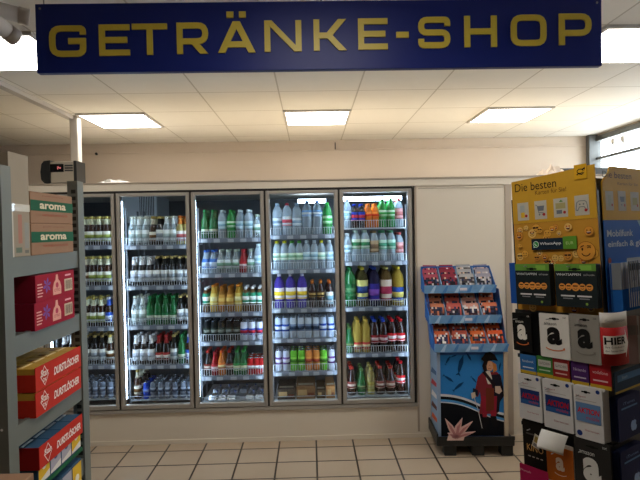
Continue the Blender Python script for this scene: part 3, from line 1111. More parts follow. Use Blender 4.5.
for x in (SX0 + .02, SX1 - .02):
    rel(MB(Matrix.Translation((x, YSG, SZ1 - .02)) @ Matrix.Rotation(R(90), 4, 'X')).lathe([(.005, 0), (.004, .003)], 'steel', 8).build('screw', sg), sg)

# white capped pipes under the ceiling at the upper left
for k, (e0, e1, rr) in enumerate((((26, 17), (-60, -45), .034), ((13, 36), (-50, -12), .036))):
    A = atY(e0[0], e0[1], 2.35); B = atY(e1[0], e1[1], 2.2 - .1 * k)
    B.z = min(B.z, ZC - .045)
    d = (B - A).normalized()
    mb = MB().tube([A + d * .02, A + (B - A)], rr, 'white pvc', 14)
    o = mb.build('ceiling_pipe')
    q = MB().tube([A - d * .014, A - d * .008, A + d * .03], rr * 1.08, 'white pvc', 14).build('end_cap', o)
    tag(o, ['upper', 'lower'][k] + ' of two thick white capped pipes beside the left end of the blue sign', 'pipe')

# ------------------------------------------------------------------ grey stock shelf on the left
X0 = -1.10
yf, yn = 2.44, atX(12.5, 300, -1.10).y
sh = empty('stock_shelf', Vector((X0, 2.2, 0)), 'grey steel stock shelf with slotted posts holding boxes at the left edge', 'shelf')
zpost = atX(82, 182, X0).z
SD = 0.42


def post(yc, w0, face='rack grey'):
    mb = MB()
    for xx in (X0, X0 - SD):
        mb.box(xx - .012, xx + .004, yc, yc + .055, 0.0, zpost, 'rack grey')
        mb.box(xx - .05, xx - .012, yc, yc + .004, 0.0, zpost, 'rack grey') if xx == X0 else mb.box(xx - .012, xx + .03, yc, yc + .004, 0, zpost, 'rack grey')
    return mb


for nm, yc in (('near', yn - .055), ('far', yf)):
    for side in (0, 1):
        mb = MB()
        xx = X0 if side == 0 else X0 - SD
        mb.box(xx - .003, xx + .003, yc, yc + .062, 0, zpost, 'rack grey')
        mb.box(xx - .045, xx - .003, yc + .0, yc + .003, 0, zpost, 'rack grey')
        z = .05
        while z < zpost - .03:
            if nm == 'far':
                mb.box(xx - .027, xx - .006, yc - .0008, yc, z, z + .018, 'rack dark')
            z += .032
        if nm == 'near' and side == 0:
            for zz in (atY(5, 217, yc).z, atY(5, 237, yc).z, atY(5, 430, yc).z):
                mb.disc(xx - .02, zz, .005, yc - .001, 'c_D8DCDC')
        rel(mb.build('post', sh), sh)
ZSH = []
for k, (ya, yb_) in enumerate(((254, 270), (317.5, 333), (390, 405.5), (476, 492))):
    zt = (atX(76, ya, X0).z * .5 + atX(11, {0: 255, 1: 337, 2: 430, 3: 540}[k], X0).z * .5)
    if k == 3:
        zt = ZSH[2] - .36
    ZSH.append(zt)
    mb = MB()
    mb.box(X0 - .022, X0 - .004, yn, yf, zt - .075, zt + .004, 'rack grey')
    rel(mb.build('shelf_beam', sh), sh)
    rel(MB().box(X0 - SD, X0 - SD + .02, yn, yf, zt - .075, zt + .004, 'rack grey').build('shelf_beam', sh), sh)
    mb = MB().box(X0 - SD + .02, X0 - .022, yn - .04, yf + .05, zt - .02, zt - .001, 'rack grey' if k != 1 else 'rack grey')
    rel(mb.build('shelf_board', sh), sh)
Z1, Z2, Z3, Z4 = ZSH
GREENB = rel(MB().box(X0 - .3, X0 - .024, yn, yf, Z2 - .05, Z2 - .0205, 'c_1F5A3C').build('under_brace', sh, label='green brace under the shelf board'), sh)


def aisle(y, z, x=X0):
    """frame whose local x runs along the aisle face towards the back wall, face looking +X"""
    return Matrix.Translation((x, y, z)) @ Matrix.Rotation(R(90), 4, 'Z')


def yof(px, py=300, X=X0):
    return atX(px, py, X).y


def zof(px, py, X=X0):
    return atX(px, py, X).z


# tall pale carton with tape (corner at the near post)
zb = Z1 + .0008
T = Matrix.Translation((X0 - .02, 2.02, zb)) @ Matrix.Rotation(R(52), 4, 'Z')
ht = zof(22, 156, X0 - .02) - zb
cy0 = yof(10.5, 230)
cw_ = yof(30.3, 230) - cy0
mb = MB(Matrix()).rbox(-cw_, 0, 0, .30, 0, ht, 'carton pale', .002)
o = mb.build('tall_carton')
o.matrix_world = Matrix.Translation((X0 - .001, cy0 + cw_, zb)) @ Matrix.Rotation(R(90), 4, 'Z')
tag(o, 'tall pale carton with shiny tape standing on the top shelf board', 'carton')
mb = MB().box(-cw_, .0008, -.0008, .0, ht * .44, ht * .51, 'tape')
mb.box(-cw_ + .012, -cw_ + .02, -.0008, 0, 0, ht * .44, 'c_C8C4B8')
mb.build('tape_strip', o)
mb = MB()
mb.rect(-cw_ * .3, -cw_ * .08, .03, .13, -.0006, 'c_909088'); mb.rect(-cw_ * .62, -cw_ * .42, .05, .16, -.0006, 'c_A87868')
mb.rect(-cw_ * .3, -cw_ * .1, .012, .024, -.0006, 'c_707068'); mb.rect(-cw_ * .75, -cw_ * .45, .015, .035, -.0006, 'c_6A7868')
for k in range(6):
    mb.rect(-cw_ * .97, -cw_ * .9, .05 + k * .02, .06 + k * .02, -.0006, 'c_7C7A74')
mb.build('printed_label', o)


# brown cartons with green band
def aroma(z, y0, y1, hh, lab):
    L = y1 - y0
    o = MB().rbox(0, L, -.0, .28, 0, hh, 'cardboard', .003)
    o = o.build('cardboard_box')
    o.matrix_world = Matrix.Translation((X0 + .0, y0, z)) @ Matrix.Rotation(R(90), 4, 'Z')
    tag(o, lab, 'box')
    mb = MB()
    mb.rect(.0, L, hh * .40, hh * .74, -.0008, 'c_1F5A40')
    mb.text('aroma', L * .5, hh * .47, hh * .18, -.0014, 'c_D8CDB0', width=L * .62, bold=.03)
    mb.text('FAIRTRADE KAFFEE FILTER', L * .55, hh * .24, hh * .07, -.0008, 'c_A04030', width=L * .6)
    mb.text('gemahlen und geröstet', L * .5, hh * .87, hh * .05, -.0008, 'c_7A4030', width=L * .5)
    mb.build('printed_front', o)
    return o


ya0, ya1 = yof(31, 230), yof(73, 230)
hA = (zof(52, 194) - Z1) / 2 - .0005
BX = [aroma(Z1 + .0007, ya0, ya1, hA, 'brown cardboard box with green band, lower of the two beside the pale carton'),
      aroma(Z1 + .0012 + hA, ya0, ya1, hA, 'brown cardboard box with green band, upper of the two beside the pale carton')]
BX[0]['group'] = BX[1]['group'] = 'brown boxes with a green band'


# red/pink boxes on the second shelf
def redbox(z, y0, y1, hh, lab):
    L = y1 - y0
    o = MB().rbox(0, L, 0, .30, 0, hh, 'c_781228', .002).build('product_box')
    o.matrix_world = Matrix.Translation((X0 + .012, y0, z)) @ Matrix.Rotation(R(90), 4, 'Z')
    tag(o, lab, 'box', 'crimson boxes with a bottle picture')
    mb = MB()
    mb.rect(.0, L, 0, hh, -.0006, 'c_98182F')
    # pale bottle picture
    cx = L * .52
    mb.poly([(cx - .035, .015), (cx + .035, .015), (cx + .036, .045), (cx + .026, .068), (cx + .012, .078), (cx + .008, .10), (cx - .008, .10), (cx - .012, .078), (cx - .026, .068), (cx - .036, .045)], -.0012, 'c_E0A090')
    mb.text('CITRO', cx, .028, .012, -.0016, 'c_A82040', width=.05)
    mb.disc(cx, .055, .012, -.0016, 'c_B84058')
    # purple blossom
    fx = L * .27
    for k in range(6):
        a_ = k * PI / 3 + .3
        mb.poly([(fx, .062), (fx + .022 * math.cos(a_ - .35), .062 + .022 * math.sin(a_ - .35)), (fx + .034 * math.cos(a_), .062 + .034 * math.sin(a_)), (fx + .022 * math.cos(a_ + .35), .062 + .022 * math.sin(a_ + .35))], -.0012, 'c_7A5098')
    mb.rect(L * .72, L * .94, .02, hh * .68, -.0012, 'c_D8C4A8')
    for k in range(9):
        xx = L * .74 + k * L * .0205
        mb.rect(xx, xx + L * (.006 + .004 * (k % 3)), .028, hh * .62, -.0018, 'c_503038')
    for k in range(5):
        mb.rect(L * .04, L * (.15 + .02 * (k % 2)), .02 + k * .012, .025 + k * .012, -.0012, 'c_E0A8A0')
    mb.rect(L * .74, L * .9, hh * .8, hh * .87, -.0012, 'c_E8A8B0')
    mb.build('printed_front', o)
    mb = MB(Matrix.Translation((-.0006, 0, 0)) @ Matrix.Rotation(R(-90), 4, 'Z'))
    mb.rect(-.29, -.24, .02, .05, 0, 'c_B0A090'); mb.disc(-.19, .035, .016, 0, 'c_A87078')
    mb.text('CITRO', -.15, .075, .014, 0, 'c_78505C', width=.12)
    mb.build('printed_end', o)
    return o


yr0, yr1 = yof(34, 300, X0 + .012), yof(74, 300, X0 + .012)
hR = (zof(55, 272.5, X0 + .012) - Z2) / 2 - .001
redbox(Z2 + .0007, yr0, yr1, hR, 'crimson printed box with barcode, lower of the stacked pair')
redbox(Z2 + .0012 + hR, yr0 + .012, yr1 + .004, hR, 'crimson printed box with barcode, upper of the stacked pair')


# red open trays of drink cartons
def tray(z, y0, L, hh, carton, top, lab, edge='c_BC3022', ncol=4, text=True, stick=.004):
    D = .27
    o = MB()
    t = .003
    red = edge
    o.box(0, L, 0, D, 0, t, red)
    o.box(0, L, 0, t, t, hh, red)
    o.box(0, L, D - t, D, t, hh, red)
    o.box(0, t, t, D - t, t, hh * .72, red)
    o.box(L - t, L, t, D - t, t, hh * .72, red)
    o = o.build('carton_tray')
    T = Matrix.Translation((X0 + .02, y0, z)) @ Matrix.Rotation(R(90), 4, 'Z')
    o.matrix_world = T
    tag(o, lab, 'tray')
    mb = MB()
    if text:
        cx, cz, s_ = L * .17, hh * .52, hh * .40
        mb.ribbon([(cx - s_ * .8, cz), (cx, cz + s_), (cx + s_ * .8, cz), (cx, cz - s_)], .003, -.001, 'c_F0E0D8', closed=True)
        mb.text('Star', cx, cz - .002, hh * .30, -.0015, 'c_F0E0D8', width=s_ * 1.5, bold=.02)
        mb.text('DK', cx, cz - hh * .25, hh * .16, -.0015, 'c_F0E0D8', bold=.02)
        mb.text('DURSTLÖSCHER', L * .36, hh * .30, hh * .42, -.001, 'c_F4E6DE', width=L * .58, bold=.03, align='l', shear=.15)
    mb.build('printed_front', o) if text else None
    # cartons inside: separate things
    cw = (L - 2 * t - .002) / ncol
    nd = 2
    cdp = (D - 2 * t - .002) / nd
    for i_ in range(ncol):
        for j in range(nd):
            mb = MB().rbox(.0008, cw - .0008, .0008, cdp - .0008, 0, top, carton[0], .002)
            c = mb.build('drink_carton')
            c.matrix_world = T @ Matrix.Translation((t + .001 + i_ * cw, t + .001 + j * cdp, t + .0004))
            mb = MB()
            mb.rect(.006, cw - .006, .015, top * .5, .0002, carton[1])
            mb.poly([(.001, top * .55), (cw - .001, top * .75), (cw - .001, top * .97), (.001, top * .8)], .0003, carton[2])
            mb.build('carton_print', c)
            m2 = MB().box(cw * .1, cw * .9, cdp * .42, cdp * .5, top, top + .0018, carton[3])
            m2.box(cw * .3, cw * .5, cdp * .6, cdp * .8, top, top + .001, carton[2])
            m2.build('carton_seam', c)
            tag(c, carton[4].replace(' drink carton', ' carton, %s of the %s row,' % (['first', 'second', 'third', 'last'][i_], ['front', 'rear'][j])), 'drink carton', carton[5])
    return o


YEL = ('c_B89038', 'c_C8A858', 'c_8C5A28', 'c_E0C890')
BLU = ('c_28485C', 'c_A8B0C0', 'c_5C88A8', 'c_B8CCD8')
y3, L3 = yof(35, 380, X0 + .02), yof(81, 380, X0 + .02) - yof(35, 380, X0 + .02)
h3 = (zof(36, 367.5, X0 + .02) - Z3 - .001) / 2
tray(Z3 + .0007, y3, L3, h3 * .97, YEL + ('yellow drink carton in the lower red tray on the third shelf', 'yellow cartons in the lower red tray'), h3 * .93,
     'red tray lettered DURSTLÖSCHER, lower of the pair full of yellow cartons')
tray(Z3 + .0015 + h3, y3 + .004, L3, h3 * .97, YEL + ('yellow drink carton in the upper red tray on the third shelf', 'yellow cartons in the upper red tray'), h3 * .90,
     'red tray lettered DURSTLÖSCHER, upper of the pair full of yellow cartons')
# lowest visible shelf: red-fronted tray over a green-edged one
zc0 = zof(38, 471, X0 + .02)      # lower edge of the red front
ht = zof(38, 448, X0 + .02) - zc0
y4, L4 = yof(38, 440, X0 + .02), yof(82, 440, X0 + .02) - yof(38, 440, X0 + .02)


def lowtray(z, H, n=4):
    """tray whose printed front only covers the top, cartons showing under it"""
    D = .28
    T = Matrix.Translation((X0 + .02, y4, z)) @ Matrix.Rotation(R(90), 4, 'Z')
    o = MB()
    t = .003
    o.box(0, L4, 0, D, 0, t, 'c_1F5A3C')
    o.box(0, L4, -.001, t, t, .018, 'c_1F5A3C')
    o = o.build('carton_tray')
    o.matrix_world = T
    cw = (L4 - .004) / n
    for i_ in range(n):
        for j in range(2):
            c = MB().rbox(.0008, cw - .0008, .0, .135, 0, H - .03, 'c_30506C', .002).build('drink_carton')
            c.matrix_world = T @ Matrix.Translation((.002 + i_ * cw, .005 + j * .137, t + .0004))
            mb = MB()
            cc = ['c_D8B030', 'c_A8A4B0', 'c_A8A4B0', 'c_D8B030'][i_]
            mb.rect(.004, cw - .004, .02, H - .04, -.0006, cc)
            mb.poly([(.004, .03), (cw - .004, .05), (cw - .004, .02), (.004, .02)], -.001, 'c_D8D4CC')
            mb.disc(cw * .5, H * .42, cw * .2, -.001, 'c_605878' if i_ in (1, 2) else 'c_E8E0D0')
            mb.build('carton_print', c)
            MB().box(cw * .1, cw * .9, .06, .07, H - .03, H - .028, 'c_B8CCD8').build('carton_seam', c)
            nm = 'lower' if z < zc0 - .15 else 'upper'
            tag(c, '%s carton, %s of the %s row, in the %s green-edged tray' % (['yellow', 'grey and blue', 'grey and blue', 'yellow'][i_], ['first', 'second', 'third', 'last'][i_], ['front', 'rear'][j], nm), 'drink carton',
                '%s cartons in the %s green-edged tray' % (['yellow', 'grey', 'grey', 'yellow'][i_], nm))
    return o, T


zlow = zc0 - .085
o, T = lowtray(zlow, .085 + ht + .025)
tag(o, 'green-edged tray of drink cartons under the red DURSTLÖSCHER strip', 'tray')
mb = MB().box(0, L4, -.004, -.0012, zc0 - zlow, zc0 - zlow + ht, 'c_BC3022')
mb.box(-.0035, -.0005, -.004, .28, zc0 - zlow, zc0 - zlow + ht, 'c_8E1818')
cx, cz, s_ = L4 * .17, zc0 - zlow + ht * .5, ht * .42
mb.ribbon([(cx - s_ * .8, cz), (cx, cz + s_), (cx + s_ * .8, cz), (cx, cz - s_)], .003, -.0048, 'c_F0E0D8', closed=True)
mb.text('Star', cx, cz - .004, ht * .28, -.0052, 'c_F0E0D8', width=s_ * 1.5, bold=.02)
mb.text('DURSTLÖSCHER', L4 * .36, zc0 - zlow + ht * .3, ht * .42, -.0048, 'c_F4E6DE', width=L4 * .58, bold=.03, align='l', shear=.15)
mb.build('red_front', o, label='red front strip with white lettering')
z5 = zlow - .185
o2, T = lowtray(z5, .18)
tag(o2, 'green-edged tray of drink cartons, lowest on the grey shelf', 'tray')
# shelf board right under the lowest tray
mb = MB().box(X0 - SD + .02, X0 - .0, yn - .04, yf + .05, z5 - .021, z5 - .001, 'rack grey')
rel(mb.build('shelf_board', sh), sh)
# brown carton edge at the bottom left corner
P = atY(34, 472.5, 1.45)
mb = MB().rbox(P.x - .5, P.x, 1.2, 1.45, 0, P.z, 'cardboard', .003)
o = mb.build('cardboard_box')
tag(o, 'plain brown cardboard box at the bottom left corner of the photo', 'box')
MB().box(P.x - .5, P.x, 1.3, 1.35, P.z, P.z + .0006, 'tape').build('tape_strip', o)

# ------------------------------------------------------------------ blue cardboard toy bag display
YF0 = 3.80
DL, DR_ = atY(441, 395, YF0).x, atY(503.5, 395, YF0).x
DC = (DL + DR_) / 2
DT = Matrix.Translation((DC, YF0, 0)) @ Matrix.Rotation(R(-3), 4, 'Z')
dsp = empty('bag_display', DT, 'blue cardboard sales display with three tiers of small bags and a pirate picture', 'display')


def dpx(px, py, y=0.0):
    """pixel -> display-local (x, z) on the local plane y"""
    inv = DT.inverted()
    o_, d_ = inv @ CAM, inv.to_3x3() @ ray(px, py)
    t = (y - o_.y) / d_.y
    p = o_ + d_ * t
    return p.x, p.z


def on(mb, name, **k):
    return mb.build(name, dsp, **k)


BW = .265
z_p = .085
x_l, z_bt = dpx(443, 432)
x_r, z_tp = dpx(503, 358)
FW0, FW1 = dpx(437, 380)[0], dpx(508, 380)[0]
mb = MB()
# black plastic pallet with feet
mb.rbox(FW0 - .018, FW1 + .03, -.05, .30, .075, .125, 'black plastic', .008)
for x in (FW0 + .02, FW1 - .09, (FW0 + FW1) / 2 - .04):
    for y in (-.04, .2):
        mb.rbox(x + .02, x + .11, y, y + .08, 0, .075, 'black plastic', .006)
mb.rbox(FW0 - .018, FW1 + .03, -.055, -.04, .12, .15, 'black plastic', .004)
mb.rbox(FW0 - .018, FW0 - .004, -.05, .30, .12, .17, 'black plastic', .004)
on(mb, 'plastic_pallet')
ZTOP1 = dpx(430, 353)[1]
mb = MB().box(FW0, FW1, .012, .27, .125, ZTOP1, 'display blue')
mb.box(FW1 - .03, FW1, -.002, .012, .125, ZTOP1, 'c_B8A890')
mb.box(FW0, FW0 + .025, -.002, .012, .125, ZTOP1, 'c_8CA0B8')
on(mb, 'cardboard_base')
# side print on the left flank
mb = MB(Matrix.Translation((FW0 - .0008, 0, 0)) @ Matrix.Rotation(R(-90), 4, 'Z'))
mb.rect(-.26, -.01, .14, ZTOP1, 0, 'c_88A0B8')
for k in range(5):
    zz = .2 + k * .09
    mb.poly([(-.24, zz), (-.02, zz + .03), (-.02, zz + .06), (-.2, zz + .05)], -.0005, ['c_C85A30', 'c_5C3428', 'c_D8D0C8', 'c_B03838', 'c_406080'][k])
on(mb, 'side_print')
# front picture: sea, fish, ship's rail and a pirate
xa, xb = FW0 + .025, FW1 - .03
mb = MB()
y = .011
zt, zb_ = ZTOP1 - .02, .13
mb.rect(xa, xb, zb_, zt, y, 'c_2F7CC0')
zm = dpx(470, 402)[1]
wav = lambda u, k: zm + .03 - .13 * u + .02 * math.sin(u * 5 + k)
n = 14
for k, (c_, up, lo) in enumerate((('c_12141A', -.00, -9), ('c_C8CCD4', .03, .012), ('c_12141A', .012, -.01), ('c_4C90C8', -.01, -.03), ('c_D0D4DC', -.028, -.036))):
    top = [(xa + (xb - xa) * i_ / n, max(zb_, wav(i_ / n, 0) + up)) for i_ in range(n + 1)]
    bot = [(xa + (xb - xa) * i_ / n, max(zb_, wav(i_ / n, 0) + lo)) if lo > -5 else (xa + (xb - xa) * i_ / n, zb_) for i_ in range(n + 1)]
    mb.poly(top + bot[::-1], y - .0006 * (k + 1), c_)


def fish(px, py, L, ang, c_='c_12406C'):
    cx, cz = dpx(px, py, .01)
    ca, sa = math.cos(R(ang)), math.sin(R(ang))
    pts = [(-.5, .0), (-.3, .09), (.1, .13), (.5, 0), (.1, -.10), (-.3, -.06)]
    tl = [(-.42, 0), (-.62, .14), (-.56, 0), (-.62, -.14)]
    for P_ in (pts, tl):
        mb.poly([(cx + L * (p[0] * ca - p[1] * sa), cz + L * (p[0] * sa + p[1] * ca)) for p in P_], y - .0012, c_)


for f_ in ((461, 364, .15, 75), (449, 379, .09, -35), (459, 386, .10, 40), (469, 357, .07, -60), (474, 380, .06, -50), (448, 360, .07, 60), (454, 356, .05, 20), (500, 366, .06, 80)):
    fish(*f_)
# the printed figure
def dp(x_, y_):
    return dpx(x_, y_, .006)
yy = .0075
fig = [
    ('c_7A2830', [(478, 377), (482, 373), (486, 372), (497, 372), (501, 376), (503, 390), (501, 398), (497, 398), (499, 412), (496, 414), (479, 414), (481, 400), (480, 392), (478, 397), (474, 395)]),
    ('c_1C1A26', [(491, 375), (500, 374), (503, 386), (504, 396), (500, 402), (499, 412), (494, 412), (493, 396)]),
    ('c_1A2030', [(473, 388), (478, 390), (478, 396), (473, 394)]),
    ('c_C8BCA8', [(471, 393), (475, 392), (476, 397), (472, 399)]),
    ('c_D0C8BC', [(486, 371), (490, 371), (492, 378), (492, 384), (488, 384), (486, 378)]),
    ('c_201820', [(482, 372), (485, 371), (497, 386), (495, 389)]),
    ('c_8A2030', [(481, 396), (487, 396), (487, 418), (483, 420)]),
    ('c_8A2030', [(490, 396), (497, 396), (496, 418), (491, 418)]),
    ('c_6A3020', [(486, 388), (494, 388), (494, 410), (486, 411)]),
    ('c_18161A', [(482, 417), (488, 417), (489, 423), (486, 429), (481, 430), (483, 424)]),
    ('c_18161A', [(490, 416), (496, 416), (498, 424), (497, 428), (492, 425)]),
    ('c_C89878', [(486, 362), (489, 360.5), (493, 362), (494, 367), (491, 371), (487, 370)]),
    ('c_1E1616', [(484, 360), (488, 361), (486.5, 366), (487, 371), (484, 372), (482, 366)]),
    ('c_B87840', [(492, 362), (496, 364), (497, 370), (493, 373), (493, 367)]),
    ('c_141214', [(481, 359), (485, 353), (490, 351.5), (495, 355), (498, 361), (493, 360), (488, 361), (484, 362)]),
    ('c_C0A898', [(495, 386), (500, 386), (502, 391), (499, 394), (495, 392)]),
]
m2 = MB()
for k, (c_, pts) in enumerate(fig):
    m2.poly([dp(*p) for p in pts], yy - .0003 * (k + 1), c_)
m2.ribbon([dp(474, 397), dp(478, 410), dp(482, 428)], .005, yy - .006, 'c_B8B8B8')
m2.ribbon([dp(489, 365), dp(490, 365)], .004, yy - .006, 'c_241818')
m2.ribbon([dp(488, 368.5), dp(491, 368.5)], .003, yy - .006, 'c_7A3028')
on(mb, 'printed_front')
on(m2, 'printed_figure', label='printed pirate in a long red coat and black hat')
# pale pink coral cut-out leaning at the front
mb = MB()
cx, cz = dpx(456, 443, -.045)
cz = .128
for a_, L_, w_ in ((150, .07, .05), (118, .165, .05), (80, .15, .055), (50, .16, .05), (20, .13, .04), (170, .045, .04)):
    ca, sa = math.cos(R(a_)), math.sin(R(a_))
    b_ = Vector((cx, cz + .02))
    tip = b_ + Vector((ca, sa)) * L_ + Vector((.02 if a_ < 90 else -.005, .0))
    mid = b_ + Vector((ca, sa)) * L_ * .55
    nx = Vector((-sa, ca)) * w_ * .5
    mb.prism([tuple(b_ - nx), tuple(mid - nx * .8), tuple(tip), tuple(mid + nx * .8), tuple(b_ + nx)], -.062 - .0004 * a_ / 20, -.058, 'c_D0A8A0')
    mb.poly([tuple(b_ - nx * .4), tuple(mid - nx * .35), tuple(b_ + (tip - b_) * .8), tuple(mid + nx * .35), tuple(b_ + nx * .4)], -.0665, 'c_B07878')
mb.prism([(cx - .07, cz - .0), (cx + .05, cz - .0), (cx + .06, cz + .03), (cx - .06, cz + .035)], -.066, -.058, 'c_D8B8AC')
on(mb, 'coral_cutout', label='pale pink and white coral-shaped cardboard cut-out')

# three sloping trays, each a part; bags are things
tiers = [  # top-left back, top-right back, front-left bottom, front-right bottom (pixels), y back, y front
    ((427, 323), (496, 320), (437, 355), (511, 349), .17, -.03),
    ((422, 295.5), (490, 291), (432, 326.5), (505, 320), .23, .05),
    ((418, 267), (488, 265), (427, 296), (497, 290), .28, .12),
]
BAGS = [[('c_B85838', 'c_E8E0D8', 'c_3C3050'), ('c_A85040', 'c_E0D8CC', 'c_303858'), ('c_C86030', 'c_30302C', 'c_8C3820'), ('c_D0582C', 'c_2C2422', 'c_702018')],
        [('c_C07858', 'c_2C3048', 'c_503838'), ('c_B85A50', 'c_48384C', 'c_28303C'), ('c_C89080', 'c_D8D0C8', 'c_402830'), ('c_C87050', 'c_3C3854', 'c_282430')],
        [('c_A04858', 'c_4C2430', 'c_242830'), ('c_883040', 'c_782838', 'c_282028'), ('c_A0A0A0', 'c_3C3838', 'c_54484C'), ('c_908C98', 'c_282830', 'c_B0A8A4')]]
tname = ['bottom', 'middle', 'top']
bag_cols = ['orange and white', 'brown and white', 'orange and black', 'red-orange', 'tan and navy', 'rose and dark', 'peach and white', 'coral and violet', 'pink and dark', 'crimson', 'silver and black', 'grey and white']
for ti, (bl, br, fl, frr, yb1, yf1) in enumerate(tiers):
    xbl, zbk = dpx(bl[0], bl[1], yb1)
    xbr, zbk2 = dpx(br[0], br[1], yb1)
    xfl, zfb = dpx(fl[0], fl[1], yf1)
    xfr, zfb2 = dpx(frr[0], frr[1], yf1)
    xl, xr_ = (xbl + xfl) / 2, (xbr + xfr) / 2
    zbk = (zbk + zbk2) / 2
    zfb = (zfb + zfb2) / 2
    lip = .062
    mb = MB()
    t = .004
    # front lip, back panel, slanted floor, sides
    mb.box(xl, xr_, yf1, yf1 + t, zfb, zfb + lip, 'display lip')
    for k in range(6):
        xx = xl + (xr_ - xl) * (.08 + .17 * k)
        mb.poly([(xx, zfb + .004), (xx + .03, zfb + .004), (xx + .05, zfb + lip - .004), (xx + .035, zfb + lip - .004)], yf1 - .0006, 'c_5080B8' if k % 2 else 'c_A8C4DC')
    mb.rect(xl + (xr_ - xl) * .5, xl + (xr_ - xl) * .6, zfb + .02, zfb + .04, yf1 - .0012, 'c_D8D0D8')
    mb.box(xl, xr_, yb1, yb1 + t, zfb + .02, zbk, 'c_2C5CA0')
    for xx in (xl, xr_ - t):
        mb.add([(xx, yf1 + t, zfb), (xx, yf1 + t, zfb + lip), (xx, yb1, zbk), (xx, yb1, zfb + .02), (xx + t, yf1 + t, zfb), (xx + t, yf1 + t, zfb + lip), (xx + t, yb1, zbk), (xx + t, yb1, zfb + .02)],
               [(0, 1, 2, 3), (7, 6, 5, 4), (1, 5, 6, 2), (0, 4, 5, 1), (3, 2, 6, 7), (0, 3, 7, 4)], 'c_3468AC')
    mb.box(xl + t, xr_ - t, yf1 + t, yb1, zfb, zfb + .004, 'display blue')
    tr = on(mb, 'tray')
    for k in (1, 2, 3):
        md = MB()
        xx = xl + (xr_ - xl) * k / 4
        md.add([(xx - .002, yf1 + t, zfb + .004), (xx - .002, yf1 + t, zfb + lip), (xx - .002, yb1, zbk - .01), (xx - .002, yb1, zfb + .004), (xx + .002, yf1 + t, zfb + .004), (xx + .002, yf1 + t, zfb + lip), (xx + .002, yb1, zbk - .01), (xx + .002, yb1, zfb + .004)],
               [(0, 1, 2, 3), (7, 6, 5, 4), (1, 5, 6, 2), (0, 4, 5, 1), (3, 2, 6, 7), (0, 3, 7, 4)], 'c_88A8CC')
        md.build('divider', tr)
    # bags leaning back in the compartments
    cwid = (xr_ - xl) / 4
    rnd = random.Random(ti + 3)
    for k in range(4):
        for lay in range(3):
            bw = (cwid - .014) * .92
            bh = .135 if lay < 2 else .13
            c0, c1, c2 = BAGS[ti][k]
            if lay == 1:
                c1, c2 = c2, c1
            mb = MB()
            nx_, nz_ = 8, 8
            vs, fs = [], []
            for s_ in (-1, 1):
                for j in range(nz_ + 1):
                    for i_ in range(nx_ + 1):
                        u, v = i_ / nx_, j / nz_
                        e_ = (max(0, math.sin(PI * u)) ** .5) * (max(0, math.sin(PI * v)) ** .6)
                        vs.append((bw * (u - .5), s_ * .009 * e_ + rnd.uniform(-.0008, .0008), bh * v))
            N = (nx_ + 1) * (nz_ + 1)
            for j in range(nz_):
                for i_ in range(nx_):
                    a_ = j * (nx_ + 1) + i_
                    q = (a_, a_ + 1, a_ + nx_ + 2, a_ + nx_ + 1)
                    m_ = c0 if j == 7 or (i_ in (0, 7) and rnd.random() < .6) else rnd.choice([c1, c2, c2, 'c_20222C', 'c_2C3458', c1 if j > 3 else c2, c0])
                    if j == 6 and i_ in (1, 2, 3, 5): m_ = rnd.choice([c0, 'c_C8A890', c1])
                    if rnd.random() < .08: m_ = 'c_C8C4C4'
                    mb.add([vs[x] for x in q], [(0, 1, 2, 3)], m_, True)
                    q = [x + N for x in q][::-1]
                    mb.add([vs[x] for x in q], [(0, 1, 2, 3)], c0, True)
            o = mb.build('toy_bag')
            slope = math.atan2(yb1 - yf1, zbk - zfb)
            frac = (.03, .40, .66)[lay]
            yb_ = yf1 + .022 + (yb1 - yf1) * frac * .85
            zz = zfb + .008 + (zbk - zfb) * (0, .17, .36)[lay] * 1.0
            o.matrix_world = DT @ Matrix.Translation((xl + cwid * (k + .5) + rnd.uniform(-.003, .003), yb_, zz)) @ Matrix.Rotation(R(-24 + rnd.uniform(-3, 3)), 4, 'X') @ Matrix.Rotation(R(rnd.uniform(-3, 3)), 4, 'Y')
            MB().box(-bw * .48, bw * .48, -.0015, .0015, bh - .001, bh + .012, c0).build('seal_strip', o)
            tag(o, '%s small toy bag, %s layer, %s compartment of the %s display tray' % (bag_cols[(ti * 4 + k)], ['front', 'middle', 'rear'][lay], ['first', 'second', 'third', 'fourth'][k], tname[ti]),
                'toy bag', 'small toy bags in the blue display')
# body behind the trays
mb = MB()
zt3 = dpx(425, 290, .12)[1]
mb.add([(FW0, -.0, ZTOP1), (FW0, .29, ZTOP1), (FW0 - .04, .30, zt3), (FW0 - .04, .13, zt3), (FW1, -.0, ZTOP1), (FW1, .29, ZTOP1), (FW1 - .02, .30, zt3), (FW1 - .02, .13, zt3)],
       [(0, 3, 2, 1), (4, 5, 6, 7), (1, 2, 6, 5)], 'display blue')
on(mb, 'back_support')

# ------------------------------------------------------------------ rotating card stand on the right
CR = atY(601, 265, 1.5)                       # front corner of the stand
LEAN = R(-2.8)
TS = Matrix.Translation(CR) @ Matrix.Rotation(R(-57), 4, 'Z') @ Matrix.Rotation(LEAN, 4, 'Y')
ax = TS.to_3x3() @ Vector((0, 0, 1))
hgt = (CR.z - .03) / ax.z
TS = Matrix.Translation(CR - ax * hgt) @ Matrix.Rotation(R(-57), 4, 'Z') @ Matrix.Rotation(LEAN, 4, 'Y')
TI = TS.inverted()
SW = .30


def f1(px, py, y=0.0):
    """pixel -> (x, z) on the left face of the stand (local plane y)"""
    o_, d_ = TI @ CAM, TI.to_3x3() @ ray(px, py)
    t = (y - o_.y) / d_.y
    p = o_ + d_ * t
    return p.x, p.z


